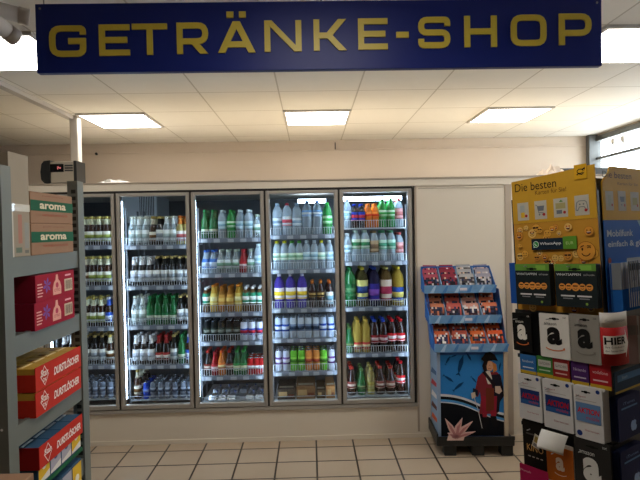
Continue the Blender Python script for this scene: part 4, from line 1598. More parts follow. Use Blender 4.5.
def f2(px, py, x=0.0):
    """pixel -> (y, z) on the right face of the stand"""
    o_, d_ = TI @ CAM, TI.to_3x3() @ ray(px, py)
    t = (x - o_.x) / d_.x
    p = o_ + d_ * t
    return p.y, p.z


print('face1 corners', f1(512, 182.5), f1(596, 164), f1(518, 311), f1(600, 318), 'face2', f2(604, 200), f2(640, 200))
SXL = f1(514, 250)[0]
st = empty('card_stand', TS, 'tall black card stand with yellow headers, hung full of gift and prepaid cards', 'card stand')
T2 = Matrix.Rotation(R(90), 4, 'Z')            # face 2 prints: local x -> stand y, facing +x
zE = f1(555, 470)[1]
zHd = f1(512, 182.5)[1]
mb = MB()
mb.box(SXL + .012, -.012, .012, SW - .012, .12, f1(514, 186)[1] - .01, 'black plastic')
for x in (SXL, -.012):
    for y in (0.0, SW - .012):
        mb.box(x, x + .012, y, y + .012, .12, f1(512, 200)[1], 'black plastic')
st_core = mb.build('core', st)
# foot stays level on the floor although the stand leans
base = MB().lathe([(.26, 0), (.26, .02), (.10, .045), (.03, .06), (.03, .2)], 'black plastic', 28, cx=0, cy=0).build('base', st)
bc = TS @ Vector((SXL / 2, SW / 2, 0))
base.matrix_parent_inverse = TS.inverted()
base.matrix_world = Matrix.Translation((bc.x, bc.y, 0))
# header 1 -------------------------------------------------
zA = f1(512, 182.5)[1]; zB = f1(596, 164)[1]
xL = f1(513, 200)[0]; xR = f1(597, 200)[0]
zy = f1(556, 221)[1]; zb = (f1(518, 311)[1] + f1(599, 317)[1]) / 2
YEL_ = 'c_C2962E'
mb = MB()
mb.prism([(xL, zy), (xR, zy), (xR, zB), (f1(588, 164)[0], zB), (f1(575, 172)[0], (zA * .25 + zB * .75)), (xL, zA)], -.004, 0, YEL_)
hx, hz = f1(517, 195)
x2 = f1(557, 185)[0]
hh = .024
mb.text('Die besten', f1(516, 193)[0], f1(516, 192.5)[1], .027, -.0048, 'c_2A2418', width=x2 - f1(516, 193)[0], align='l')
a0 = f1(536, 195); a1 = f1(567, 190)
mb.text('Karten für Sie!', a0[0], a0[1], .014, -.0048, 'c_6A4C20', width=a1[0] - a0[0], align='l')
ICO = [((518, 203.5), (530, 220)), ((535, 201.5), (548, 218.5)), ((554, 199), (569, 216.5)), ((575, 196), (590.5, 214.5))]
for k, (p, q) in enumerate(ICO):
    xa, za = f1(*p); xb, zb2 = f1(q[0], q[1])
    mb.rect(xa, xb, zb2, za, -.0046, 'c_B4B0A2')
    w_, h_ = xb - xa, za - zb2
    cx, cz = (xa + xb) / 2, (za + zb2) / 2
    g = 'c_6A7078'
    if k == 0:
        mb.poly(rounded(cx - w_ * .25, cx + w_ * .15, cz - h_ * .1, cz + h_ * .35, .003), -.0052, 'c_A0A8A8')
        mb.poly(rounded(cx - w_ * .2, cx + w_ * .15, cz - h_ * .35, cz - h_ * .05, .003), -.0053, 'c_D0A830')
    elif k == 1:
        mb.poly([(cx - w_ * .3, cz + h_ * .22), (cx + w_ * .32, cz + h_ * .22), (cx + w_ * .25, cz - h_ * .05), (cx - w_ * .2, cz - h_ * .05)], -.0052, g)
        mb.ribbon([(cx - w_ * .42, cz + h_ * .3), (cx - w_ * .28, cz + h_ * .25), (cx - w_ * .15, cz - h_ * .15), (cx + w_ * .25, cz - h_ * .15)], .002, -.0053, g)
        mb.disc(cx - w_ * .1, cz - h_ * .25, .003, -.0053, g); mb.disc(cx + w_ * .18, cz - h_ * .25, .003, -.0053, g)
    elif k == 2:
        mb.rect(cx - w_ * .35, cx + w_ * .35, cz - h_ * .05, cz + h_ * .25, -.0052, 'c_A09868')
        mb.rect(cx - w_ * .3, cx + w_ * .1, cz - h_ * .32, cz - h_ * .12, -.0052, g)
        mb.poly([(cx + w_ * .05, cz + h_ * .42), (cx + w_ * .2, cz + h_ * .3), (cx - w_ * .1, cz + h_ * .3)], -.0052, 'c_5C8848')
    else:
        pad = [(-.42, -.22), (-.34, .14), (-.2, .22), (.2, .22), (.34, .14), (.42, -.22), (.3, -.26), (.17, -.08), (-.17, -.08), (-.3, -.26)]
        mb.ribbon([(cx + w_ * a_, cz + h_ * b_) for a_, b_ in pad], .0022, -.0053, g, closed=True)
        mb.disc(cx - w_ * .13, cz + h_ * .05, .0025, -.0054, g); mb.disc(cx + w_ * .13, cz + h_ * .05, .0025, -.0054, g)
    mb.disc(cx + w_ * .28, cz - h_ * .26, .0048, -.0058, 'c_A03030')
hd = mb.build('header_board', st)
# post horn tag
p = f1(575, 165.5); q = f1(588, 178)
mb = MB().box(p[0], q[0], -.007, -.0045, q[1], p[1], 'c_D0A020')
cx, cz = (p[0] + q[0]) / 2, (p[1] + q[1]) / 2
mb.ribbon(arc(cx, cz + .001, .0095, 0, 330, 14, .0065), .0028, -.0076, 'c_181410')
mb.poly([(cx + .005, cz + .007), (cx + .015, cz + .012), (cx + .015, cz + .004)], -.0077, 'c_181410')
mb.ribbon([(cx - .009, cz - .005), (cx + .004, cz - .0095), (cx + .012, cz - .004)], .0025, -.0077, 'c_181410')
mb.poly([(cx - .014, cz - .008), (cx - .007, cz - .006), (cx - .007, cz - .011)], -.0077, 'c_181410')
mb.build('horn_tag', hd, label='small yellow tag with a black post horn')
# emoji board
mb = MB().box(xL, xR, -.003, 0, zb, zy - .0005, 'c_BC8830')
rnd = random.Random(11)


def smiley(cx, cz, r, kind, y=-.0036):
    mb.disc(cx, cz, r, y, 'c_8A5A20', 18)
    mb.disc(cx, cz, r * .94, y - .0003, rnd.choice(['c_D8A040', 'c_D09038', 'c_D8B060', 'c_C88838']), 18)
    ex, ez = r * .35, r * .2
    if kind == 'heart':
        for s_ in (-1, 1):
            x_, z_ = cx + s_ * ex, cz + ez
            mb.poly([(x_, z_ - r * .25), (x_ + r * .22, z_ + r * .08), (x_ + r * .1, z_ + r * .2), (x_, z_ + r * .1), (x_ - r * .1, z_ + r * .2), (x_ - r * .22, z_ + r * .08)], y - .0008, 'c_B83028')
    elif kind == 'wink':
        mb.disc(cx - ex, cz + ez, r * .1, y - .0008, 'c_3A2414', 10, r * .16)
        mb.ribbon(arc(cx + ex, cz + ez, r * .2, 150, 30, 5), r * .08, y - .0008, 'c_3A2414')
        mb.ribbon([(cx + ex * .4, cz + r * .55), (cx + ex * 1.6, cz + r * .5)], r * .08, y - .0008, 'c_3A2414')
        mb.ribbon([(cx - ex * 1.6, cz + r * .4), (cx - ex * .5, cz + r * .58)], r * .08, y - .0008, 'c_3A2414')
    elif kind == 'cool':
        mb.rect(cx - r * .7, cx - r * .05, cz + ez - r * .16, cz + ez + r * .18, y - .0008, 'c_201814')
        mb.rect(cx + r * .05, cx + r * .7, cz + ez - r * .16, cz + ez + r * .18, y - .0008, 'c_201814')
    else:
        for s_ in (-1, 1):
            mb.disc(cx + s_ * ex, cz + ez, r * .11, y - .0008, 'c_3A2414', 10, r * .17)
    if kind in ('open', 'heart'):
        mb.poly([(cx + r * .5 * math.cos(R(a_)), cz - r * .12 + r * .45 * math.sin(R(a_))) for a_ in range(180, 361, 20)], y - .0008, 'c_5A2018')
        mb.rect(cx - r * .36, cx + r * .36, cz - r * .22, cz - r * .13, y - .0011, 'c_E8E0D8')
    else:
        mb.ribbon(arc(cx, cz - r * .05, r * .45, 200, 340, 8), r * .09, y - .0008, 'c_3A2414')


spots = [(520, 236, .016, 'open'), (527, 228, .010, 'smile'), (541, 230, .011, 'cool'), (553, 229, .012, 'heart'), (569, 227, .014, 'heart'), (590, 231, .016, 'open'),
         (526, 254, .014, 'smile'), (538, 258, .012, 'cool'), (546, 257, .013, 'open'), (556, 258, .013, 'smile'), (587, 251, .034, 'wink'),
         (569, 256, .016, 'cool'), (551, 292, .020, 'smile'), (596, 290, .022, 'open'), (534, 307, .016, 'smile'), (575, 309, .018, 'open'), (592, 308, .014, 'heart'), (521, 246, .009, 'smile'), (548, 235, .008, 'smile'), (560, 233, .009, 'open')]
for k in range(46):
    cx, cz, r_ = rnd.uniform(xL + .013, xR - .013), rnd.uniform(zb + .013, zy - .013), rnd.uniform(.010, .018)
    smiley(cx, cz, r_, rnd.choice(['smile', 'open', 'cool', 'heart']), -.00305 - .00001 * k)
spots = [(q[0], q[1], q[2], q[3]) for q in spots]
for k, (px, py, r_, kd) in enumerate(spots):
    cx, cz = f1(px, py)
    r_ = min(r_ * .95, .030)
    cx = min(max(cx, xL + r_ + .001), xR - r_ - .001)
    cz = min(max(cz, zb + r_ + .001), zy - r_ - .001)
    if r_ > .004:
        smiley(cx, cz, r_, kd, -.0046 - .0011 * (k % 3))
em = mb.build('picture_board', st)
p = f1(533, 239); q = f1(565, 249.5); g_ = f1(578, 238)
mb = MB().box(p[0], q[0], -.0095, -.007, f1(533, 250)[1], f1(533, 239)[1], 'c_1B2A38')
mb.box(q[0], g_[0], -.0095, -.007, f1(533, 250)[1], f1(533, 238)[1], 'c_5C9030')
zc_ = (f1(533, 250)[1] + f1(533, 239)[1]) / 2
mb.disc(p[0] + .016, zc_, .0105, -.010, 'c_D8E8DC', 18)
mb.disc(p[0] + .016, zc_, .0088, -.0103, 'c_2E9048', 18)
mb.poly([(p[0] + .007, zc_ - .012), (p[0] + .008, zc_ - .005), (p[0] + .013, zc_ - .009)], -.0101, 'c_D8E8DC')
mb.ribbon(arc(p[0] + .0185, zc_ + .0025, .006, 170, 280, 6), .0024, -.0107, 'c_E8F0EA')
mb.text('WhatsApp', p[0] + .030, zc_ - .005, .011, -.010, 'c_D8DCE0', width=(q[0] - p[0]) - .036, align='l', bold=.01)
mb.text('EUR', (q[0] + g_[0]) / 2, zc_ - .004, .009, -.010, 'c_B8D08C', width=.024)
mb.build('banner', em)


# ---- hanging cards ------------------------------------------------------
def card(name, quad, y, thick, body, draw, label, cat, group=None, n=1, gap=.004, pro=None, r=.004, face=1, behind=None):
    """quad: (left px, top px, right px, bottom px) of the card as it hangs on face 1 or 2"""
    l, t_, r_, b_ = quad
    if face == 1:
        my = (t_ + b_) / 2; mx = (l + r_) / 2
        xa, xb = f1(l, my, -y)[0], f1(r_, my, -y)[0]
        za, zb_ = f1(mx, t_, -y)[1], f1(mx, b_, -y)[1]
        T = TS @ Matrix.Translation(((xa + xb) / 2, -y, zb_))
    else:
        my = (t_ + b_) / 2; mx = (l + r_) / 2
        xa, xb = f2(l, my, y)[0], f2(r_, my, y)[0]
        za, zb_ = f2(mx, t_, y)[1], f2(mx, b_, y)[1]
        T = TS @ Matrix.Translation((y, (xa + xb) / 2, zb_)) @ Matrix.Rotation(R(90), 4, 'Z')
    W, H = xb - xa, za - zb_
    mb = MB().prism(rounded(-W / 2, W / 2, 0, H, min(r, W * .2)), 0, thick, body)
    o = mb.build(name)
    o.matrix_world = T
    tag(o, label, cat, group)
    m2 = MB()
    draw(m2, W, H)
    if m2.v:
        m2.build('card_print', o)
    for k in range(1, n):
        c = bpy.data.objects.new(name, o.data)
        col.objects.link(c)
        c.matrix_world = T @ Matrix.Translation((0, k * gap, -.0006 * k))
        tag(c, (behind or label) + ', ' + ['', 'next', 'second', 'third', 'fourth', 'fifth', 'sixth'][k] + ' in line', cat, 'spares: ' + (behind or label))
    return o, W, H, T


def euro(mb, x, z, w_=.022, c='c_101010', y=-.0006):
    mb.poly(rounded(x - w_ / 2, x + w_ / 2, z - .002, z + .002, .0018), y, c)
    mb.poly(rounded(x - w_ / 5, x + w_ / 5, z - .004, z + .004, .003), y - .0001, c)


def letter_a(ink, smile='c_D07038', bg=None, tab=True, dx=0.0):
    def f(mb, W, H):
        mb.text('amazon', dx - W * .12, H * .74, H * .05, -.0006, ink, width=W * .42)
        mb.text('a', dx + .0, H * .30, H * .40, -.0006, ink, width=W * .50, bold=.045)
        mb.ribbon([(dx + W * .34 * math.cos(R(a_)), H * .26 + H * .09 * math.sin(R(a_))) for a_ in range(205, 336, 10)], .0028, -.0007, smile)
        mb.poly([(dx + W * .33, H * .255), (dx + W * .26, H * .24), (dx + W * .33, H * .19)], -.0007, smile)
        if tab:
            euro(mb, W * .02, H * .89, W * .34, 'c_181818' if ink != 'c_E0DCD4' else 'c_000000')
            mb.text('25€', W * .36, H * .91, H * .035, -.0006, ink)
    return f


def hook_at(px, py, y0=0, L=.05):
    x, z = f1(px, py)
    return [(x, -L, z), (x, 0.0, z)]


# WhatsApp-style starter packs
def pack(mb, W, H):
    mb.rect(-W / 2, W / 2, H * .84, H, -.0006, 'c_62923C')
    mb.rect(W * .12, W * .4, H * .86, H * .97, -.0009, 'c_7CB048')
    euro(mb, 0, H * .88, W * .3, 'c_141C14', -.0012)
    mb.text('WHATSAPPEN', -W * .46, H * .73, H * .055, -.0006, 'c_C8CCCC', width=W * .60, align='l', bold=.01)
    mb.text('mit Freunden', W * .46, H * .73, H * .045, -.0006, 'c_A8ACAC', width=W * .26, align='r')
    for k in range(5):
        cx = (k - 2) * W * .165
        rz_ = H * (.08 if k != 2 else .095)
        mb.disc(cx, H * .47, rz_, -.0006 - .0003 * (k % 2), 'c_E09848', 16)
        mb.rect(cx - rz_ * .6, cx + rz_ * .6, H * .48, H * .51, -.0013, 'c_3A2414')
        mb.ribbon(arc(cx, H * .46, rz_ * .45, 200, 340, 5), .0012, -.0013, 'c_3A2414')
    for x in (-W * .2, W * .2):
        mb.rect(x - W * .17, x + W * .17, H * .245, H * .28, -.0006, 'c_D0D0D0')
        mb.rect(x - W * .12, x + W * .12, H * .19, H * .215, -.0006, 'c_808488')
    mb.disc(W * .25, H * .09, .004, -.0006, 'c_7CA040')
    mb.text('Ortel', W * .05, H * .075, H * .04, -.0006, 'c_808488') if False else None


card('prepaid_pack', (516, 264, 550, 305), .035, .012, 'c_1E2628', pack, 'black prepaid pack with green top and orange faces, the left one', 'prepaid pack', 'black prepaid packs with orange faces', n=2, gap=.014,
     behind='black and green prepaid pack hanging behind the left one')
card('prepaid_pack', (555.5, 264, 597, 307.5), .035, .012, 'c_1E2628', pack, 'black prepaid pack with green top and orange faces, the right one', 'prepaid pack', 'black prepaid packs with orange faces', n=2, gap=.014,
     behind='black and green prepaid pack hanging behind the right one')

# amazon cards row
B = 'gift card'
card('gift_card', (513, 313, 531.5, 351), .028, .001, 'c_141414', letter_a('c_E0DCD4'), 'black gift card with white letter a and orange smile, top row', B, n=3,
     behind='black gift card hanging behind the black card with white a')
card('gift_card', (540, 314, 569.5, 358), .034, .001, 'c_D4D2CC', letter_a('c_141414'), 'white gift card with black letter a and orange smile', B, n=3, behind='white gift card hanging behind the white letter-a card')
card('gift_card', (570.5, 314.5, 600, 363), .036, .001, 'c_8A8780', letter_a('c_1A1A1A', 'c_78746C'), 'grey gift card with black letter a beside the red arrow sign', B, n=3, behind='grey gift card hanging behind the grey letter-a card')

# curved HIER shelf talker at the corner: built in stand space
def corner_sign():
    zt_, zbm = f1(606, 314, -.06)[1], f1(612, 368, -.06)[1]
    H = zt_ - zbm
    # curve from face 1 round the corner to face 2
    A = TI @ (CAM + ray(600.5, 340) * ((CR.y - .0 + .0 - CAM.y) / ray(600.5, 340).y))
    pl = Vector((f1(600.5, 340, -.040)[0], -.040))
    prr = Vector((.046, f2(628, 340, .046)[0]))
    md = Vector((max(pl.x, 0) + .05, -.05))
    n_ = 12
    pts = []
    for k in range(n_ + 1):
        t = k / n_
        pts.append(pl * (1 - t) ** 2 + md * 2 * t * (1 - t) + prr * t * t)
    ln = [0]
    for k in range(n_):
        ln.append(ln[-1] + (pts[k + 1] - pts[k]).length)
    Wd = ln[-1]

    def warp(u, z, off=0.0):
        u = min(max(u, 0), Wd)
        for k in range(n_):
            if u <= ln[k + 1] + 1e-9:
                t = (u - ln[k]) / max(1e-9, ln[k + 1] - ln[k])
                p = pts[k].lerp(pts[k + 1], t)
                d = (pts[k + 1] - pts[k]).normalized()
                break
        nrm = Vector((d.y, -d.x))
        p = p + nrm * off
        return (p.x, p.y, zbm + z)
    o = MB()
    def sheet(m, z0, z1, mb, off=0.0, u0=0, u1=None):
        u1 = Wd if u1 is None else u1
        vs = []
        for k in range(n_ + 1):
            u = u0 + (u1 - u0) * k / n_
            vs += [warp(u, z0, off), warp(u, z1, off)]
        mb.add(vs, [(2 * k, 2 * k + 2, 2 * k + 3, 2 * k + 1) for k in range(n_)], m, True)
    sheet('c_9C1C1C', 0, H * .72, o)
    sheet('c_C8C4BC', H * .72, H, o)
    ob = o.build('arrow_sign')
    ob.matrix_world = TS
    sol = ob.modifiers.new('s', 'SOLIDIFY'); sol.thickness = .001; sol.offset = -1
    tag(ob, 'curved red and white corner sign with arrow reading HIER', 'sign')
    p_ = MB()
    sheet('c_E0DCD4', H * .22, H * .56, p_, .0008, Wd * .08, Wd * .80)
    # arrow head as a fan of thin slices
    k = 8
    for j in range(k):
        u0, u1 = Wd * (.80 + .17 * j / k), Wd * (.80 + .17 * (j + 1) / k)
        h0, h1 = H * .27 * (1 - j / k), H * .27 * (1 - (j + 1) / k)
        c_ = H * .39
        p_.add([warp(u0, c_ - h0, .0008), warp(u1, c_ - h1, .0008), warp(u1, c_ + h1, .0008), warp(u0, c_ + h0, .0008)], [(0, 1, 2, 3)], 'c_E0DCD4')

    def wtext(s_, u, z, hh_, width, m, bold=0.0):
        vs, fs, bb = glyphs(s_, bold)
        sx, sz = width / (bb[2] - bb[0]), hh_ / (bb[3] - bb[1])
        p_.add([warp(u + (q[0] - bb[0]) * sx, z + (q[1] - bb[1]) * sz, .0016) for q in vs], fs, m)
    wtext('HIER', Wd * .11, H * .395, H * .14, Wd * .68, 'c_181818', .03)
    wtext('Ihre Gutscheine für', Wd * .13, H * .33, H * .035, Wd * .6, 'c_303030')
    wtext('den besten Anlass', Wd * .13, H * .26, H * .035, Wd * .55, 'c_303030')
    wtext('Geschenkideen', Wd * .15, H * .82, H * .05, Wd * .66, 'c_807C78')
    pr = p_.build('arrow_print', ob)
    return ob


corner_sign()


# small rail cards
def rail_card(ink, top, foot='c_B89828', word=None):
    def f(mb, W, H):
        mb.rect(-W / 2, W / 2, 0, H * .16, -.0006, foot)
        if top:
            mb.rect(-W * .4, W * .4, H * .5, H * .82, -.0006, top)
            mb.text(word or 'GUTSCHEIN', 0, H * .6, H * .12, -.0009, 'c_484848', width=W * .66)
        else:
            mb.text(word or 'Guthaben', 0, H * .6, H * .13, -.0006, ink, width=W * .72)
        mb.rect(-W * .35, W * .35, H * .3, H * .36, -.0006, ink)
    return f


for q, body, top, ink, word, lab in (
        ((520.5, 355, 536, 373.5), 'c_2C64A0', None, 'c_C0CCD8', 'facebook', 'small blue rail card with white writing'),
        ((537, 356.5, 552.5, 377), 'c_3C7838', 'c_B8B8B0', 'c_A8C0A0', None, 'small green rail card with a white field'),
        ((553, 359, 569.5, 381), 'c_8C2828', 'c_C0B8B0', 'c_C8A098', None, 'small dark red rail card with a white field'),
        ((571.5, 362, 588.5, 385), 'c_482860', None, 'c_B8A8C0', 'Nintendo', 'small purple rail card'),
        ((590, 364.5, 611, 389), 'c_A02028', None, 'c_D8B0B0', 'vodafone', 'small bright red rail card')):
    card('rail_card', q, .03, .001, body, rail_card(ink, top, word=word), lab + ' in the narrow row', 'prepaid card', 'small cards in the narrow row', n=2, gap=.002, r=.002,
         behind=lab + ', behind the front one')


# credit card packs
def aktion(mb, W, H):
    mb.rect(-W * .42, W * .42, H * .34, H * .68, -.0006, 'c_1E3468')
    mb.rect(-W * .42, W * .42, H * .34, H * .44, -.0008, 'c_28548C')
    mb.text('AKTION', 0, H * .47, H * .12, -.0011, 'c_A81824', width=W * .72, bold=.03, shear=.1)
    mb.text('mobile', W * .15, H * .385, H * .06, -.0011, 'c_B03048', width=W * .4)
    euro(mb, -W * .05, H * .90, W * .32)
    mb.disc(W * .36, H * .94, .006, -.0006, 'c_203878')
    mb.text('Prepaid', -W * .42, H * .78, H * .04, -.0006, 'c_A04048', width=W * .35, align='l')
    mb.rect(-W * .42, W * .3, H * .735, H * .745, -.0006, 'c_9C9890')
    mb.text('Starterset', W * .1, H * .16, H * .035, -.0006, 'c_A05058', width=W * .5)


def aktion3(mb, W, H):
    aktion(mb, W, H)
    mb.rect(-W * .43, W * .43, H * .33, H * .69, -.0014, 'c_5C80AC')
    mb.text('AKTION', 0, H * .49, H * .11, -.0018, 'c_C02830', width=W * .76, bold=.03, shear=.1)
    mb.text('mobile', W * .15, H * .39, H * .07, -.0018, 'c_B03040', width=W * .45)
    mb.disc(-W * .34, H * .10, .0085, -.0009, 'c_203878')


card('sim_card_pack', (519, 375.5, 541.5, 420), .040, .002, 'c_C8C8C8', aktion, 'white hanging pack with red AKTION on a dark blue card, farthest from the stand corner', 'card pack', 'white AKTION packs', n=3, gap=.006,
     behind='white AKTION pack hanging behind the one farthest from the corner')
card('sim_card_pack', (543.5, 381, 572.5, 430), .046, .002, 'c_C8C8C8', aktion, 'white hanging pack with red AKTION on a dark blue card, middle of the three', 'card pack', 'white AKTION packs', n=3, gap=.006,
     behind='white AKTION pack hanging behind the middle one')
card('sim_card_pack', (574.5, 387.5, 603, 440), .052, .002, 'c_C8C8C8', aktion3, 'white hanging pack with red AKTION on a light blue card and round blue dot', 'card pack', 'white AKTION packs', n=7, gap=.006,
     behind='white AKTION pack hanging behind the one with the light blue card')


def kino(mb, W, H):
    mb.text('KINO', W * .0, H * .40, H * .13, -.0006, 'c_C89858', width=W * .68)
    for k in range(4):
        mb.rect(-W * .3 + k * W * .17, -W * .2 + k * W * .17, H * .28, H * .30, -.0006, 'c_A8A098')
    mb.rect(-W * .35, W * .1, H * .72, H * .75, -.0006, 'c_4C4844')


card('gift_card', (523.5, 422, 547, 472), .034, .001, 'c_16130F', kino, 'black gift card with gold word KINO', B, n=2, behind='black cinema gift card behind the KINO card')


def orange_a(mb, W, H):
    mb.rect(-W * .5, W * .5, H * .22, H * .93, -.0005, 'c_C06824')
    mb.text('a', 0, H * .46, H * .26, -.0009, 'c_E8D8C8', width=W * .32, bold=.04)
    mb.ribbon([(W * .24 * math.cos(R(a_)), H * .43 + H * .06 * math.sin(R(a_))) for a_ in range(205, 336, 10)], .002, -.001, 'c_E8D8C8')
    mb.text('amazon', -W * .2, H * .80, H * .05, -.0009, 'c_E8D0B8', width=W * .45)


card('gift_card', (547.5, 444, 574, 494), .040, .001, 'c_C8C0B4', orange_a, 'orange and white gift card with white letter a', B, n=2, behind='white-edged gift card behind the orange letter-a card')
card('gift_card', (575.5, 441, 611, 500), .050, .001, 'c_2E2D2B', letter_a('c_D0D0CC', 'c_D0D0CC', dx=-.002), 'dark grey gift card with big white letter a, bottom row', B, n=3, behind='dark grey gift card behind the big white letter-a card')


def pink(mb, W, H):
    mb.text('Wunsch', -W * .3, H * .84, H * .05, -.0006, 'c_D898A8', width=W * .4)


card('gift_card', (521, 468, 549, 512), .052, .001, 'c_9C1848', pink, 'magenta card at the bottom below the KINO card', B)

# white folded paper hanging over the lower rows
xa, za = f1(541, 429, -.062); xb, zb_ = f1(568, 446, -.062)
mb = MB()
n_ = 8
vs = []
for i_ in range(n_ + 1):
    t = i_ / n_
    for s_ in (0, 1):
        xx = xa + (xb - xa) * (s_) + .012 * t * (1 - s_) * 0
        zz = za + (f1(541, 446, -.062)[1] - za) * t
        vs.append((xx - .006 * t, -.058 - .022 * math.sin(t * 1.7) - .002 * math.sin(s_ * 3), zz))
mb.add(vs, [(2 * k, 2 * k + 1, 2 * k + 3, 2 * k + 2) for k in range(n_)], 'c_D0CEC8', True)
o = mb.build('paper_flap')
o.matrix_world = TS
sol = o.modifiers.new('s', 'SOLIDIFY'); sol.thickness = .0006
tag(o, 'white curled paper sheet hanging over the KINO and orange cards', 'paper')
x_, z_ = f1(537, 442, -.055)
mb = MB(Matrix.Translation((x_, -.055, z_)) @ Matrix.Rotation(R(18), 4, 'Y')).box(-.014, .012, 0, .001, -.022, .022, 'c_B8B09C')
mb.rect(-.010, .008, -.004, .016, -.0005, 'c_8C7840')
mb.rect(-.010, .008, -.018, -.008, -.0005, 'c_707070')
o = mb.build('price_tag')
o.matrix_world = TS
tag(o, 'small tilted white and gold tag beside the white paper flap', 'price tag')

# rails and hooks of the stand
mb = MB()
for (pl, pr2) in (((513, 311), (600, 313.5)), ((515, 353.5), (604, 366)), ((519, 374), (606, 391)), ((521, 421), (606, 443))):
    za = (f1(pl[0], pl[1])[1] + f1(pr2[0] - 4, pr2[1])[1]) / 2
    MB().box(SXL - .004, .0, -.006, 0, za - .010, za + .002, 'black plastic').build('rail', st)
    MB().box(0, .006, -.006, SW, za - .010, za + .002, 'black plastic').build('rail', st)
for (px, py, L) in ((533, 266, .05), (576, 266, .05), (522, 318, .05), (555, 318, .05), (586, 319, .05), (530, 380, .06), (557, 386, .065), (588, 392, .07), (536, 427, .05), (561, 450, .055), (590, 447, .065)):
    x, z = f1(px, py)
    MB().tube([(x, -L, z + .001), (x, .004, z)], .0016, 'steel').build('hook', st)

# face 2 -------------------------------------------------
yR2 = SW
ytl, zt2 = f2(607, 167)
zm2 = f2(620, 220)[1]
zb2 = f2(620, 315)[1]
y0_ = f2(601.5, 200)[0]
mb = MB(T2)
zt2 = f2(625, 168)[1]
mb.prism([(y0_, zm2), (yR2, zm2), (yR2, zt2 + .0), (ytl + .008, zt2), (ytl - .002, zt2 - .02), (y0_ + .001, zt2 - .05)], -.004, 0, YEL_)
p, q = f2(611, 176), f2(630, 170)
mb.text('Die besten', f2(629.5, 175)[0], f2(615, 178.5)[1], .020, -.0048, 'c_2A2418', width=(q[0] - p[0]) * 1.45, align='r')
p, q = f2(616, 185), f2(636, 185)
mb.text('Karten für Sie', p[0], p[1], .009, -.0048, 'c_6A4C20', width=q[0] - p[0], align='l')
for k, (l, t_, r_, b_) in enumerate(((603.5, 191, 612.5, 210.5), (616, 191, 625, 211), (628.5, 192, 638, 211))):
    ya, za = f2(l, t_); yb_, zb3 = f2(r_, b_)
    mb.rect(ya, yb_, zb3, za, -.0046, 'c_B4B0A2')
    cx, cz, w_, h_ = (ya + yb_) / 2, (za + zb3) / 2, yb_ - ya, za - zb3
    if k == 1:
        mb.poly([(cx - w_ * .3, cz + h_ * .22), (cx + w_ * .32, cz + h_ * .22), (cx + w_ * .25, cz - h_ * .05), (cx - w_ * .2, cz - h_ * .05)], -.0052, 'c_6A7078')
        mb.disc(cx - w_ * .1, cz - h_ * .2, .003, -.0053, 'c_6A7078')
    elif k == 0:
        mb.poly(rounded(cx - w_ * .2, cx + w_ * .2, cz - h_ * .3, cz + h_ * .3, .003), -.0052, 'c_A8A890')
    else:
        mb.rect(cx - w_ * .3, cx + w_ * .3, cz - h_ * .2, cz + h_ * .2, -.0052, 'c_A09868')
    mb.disc(cx + w_ * .25, cz - h_ * .22, .0045, -.0058, 'c_A03030')
mb.build('header_board', st)
mb = MB(T2)
mb.box(y0_, yR2, -.003, 0, zb2, zm2 - .0005, 'c_1C58A8')
ya, za = f2(606, 237)
mb.text('Mobilfunk', ya, za, f2(606, 230)[1] - za, -.0038, 'c_B8C4D4', width=f2(632, 237)[0] - ya, align='l', bold=.02)
ya, za = f2(607, 247.5)
mb.text('einfach & günstig', ya, za - .005, .024, -.0038, 'c_B8C4D4', width=(f2(634, 247)[0] - ya) * 1.75, align='l', bold=.02)
mb.disc(f2(608.5, 261)[0], f2(608.5, 261)[1], .010, -.0038, 'c_A04838')
mb.poly([(f2(636, 222)[0], zm2 - .002), (yR2, zm2 - .002), (yR2, zm2 - .03), (f2(638, 222)[0] + .01, zm2 - .03)], -.0039, 'c_88B0C0')
mb.build('blue_board', st, label='blue board lettered Mobilfunk einfach')
# leaflets fanned in front of the blue board
for k in range(9):
    l = 611.5 + k * 2.2
    y_a, zt_ = f2(l, 263 - k * .3, .02)
    y_b = f2(l + 3.2, 263, .02)[0]
    zbt = f2(620, 311, .02)[1]
    Hh = zt_ - zbt
    o = MB().prism([(0, 0), (.030, 0), (.030, Hh), (0, Hh)], 0, .0012, 'c_2464B4')
    o.rect(.0005, .0295, Hh * .45, Hh * .995, -.0005, 'c_A8ACB0' if k % 2 else 'c_80868C')
    o.rect(.001, .005, Hh * .02, Hh * .98, -.0008, 'c_184888')
    o = o.build('leaflet')
    o.matrix_world = TS @ Matrix.Translation((.012, y_a + .002, zbt)) @ Matrix.Rotation(R(90 - 58), 4, 'Z')
    tag(o, 'silver and blue leaflet, %s of the nine fanned under the word Mobilfunk' % ['first from left', 'second from left', 'third from left', 'fourth from left', 'middle one', 'fourth from right', 'third from right', 'second from right', 'last on the right'][k], 'leaflet', 'fanned silver and blue leaflets')
def white_leaf(mb, W, H):
    mb.rect(-W * .4, W * .4, H * .74, H * .88, -.0006, 'c_303840')
    mb.text('LIDL', -W * .3, H * .55, H * .1, -.0006, 'c_404858') if False else mb.text('LÖ', -W * .25, H * .52, H * .12, -.0006, 'c_404858')
    mb.rect(-W * .4, W * .4, H * .3, H * .4, -.0006, 'c_6078A0')


card('leaflet', (628.5, 257, 648, 306), .035, .001, 'c_A8B0B8', white_leaf, 'pale grey leaflet with dark block at the right edge of the blue board', 'leaflet', face=2)
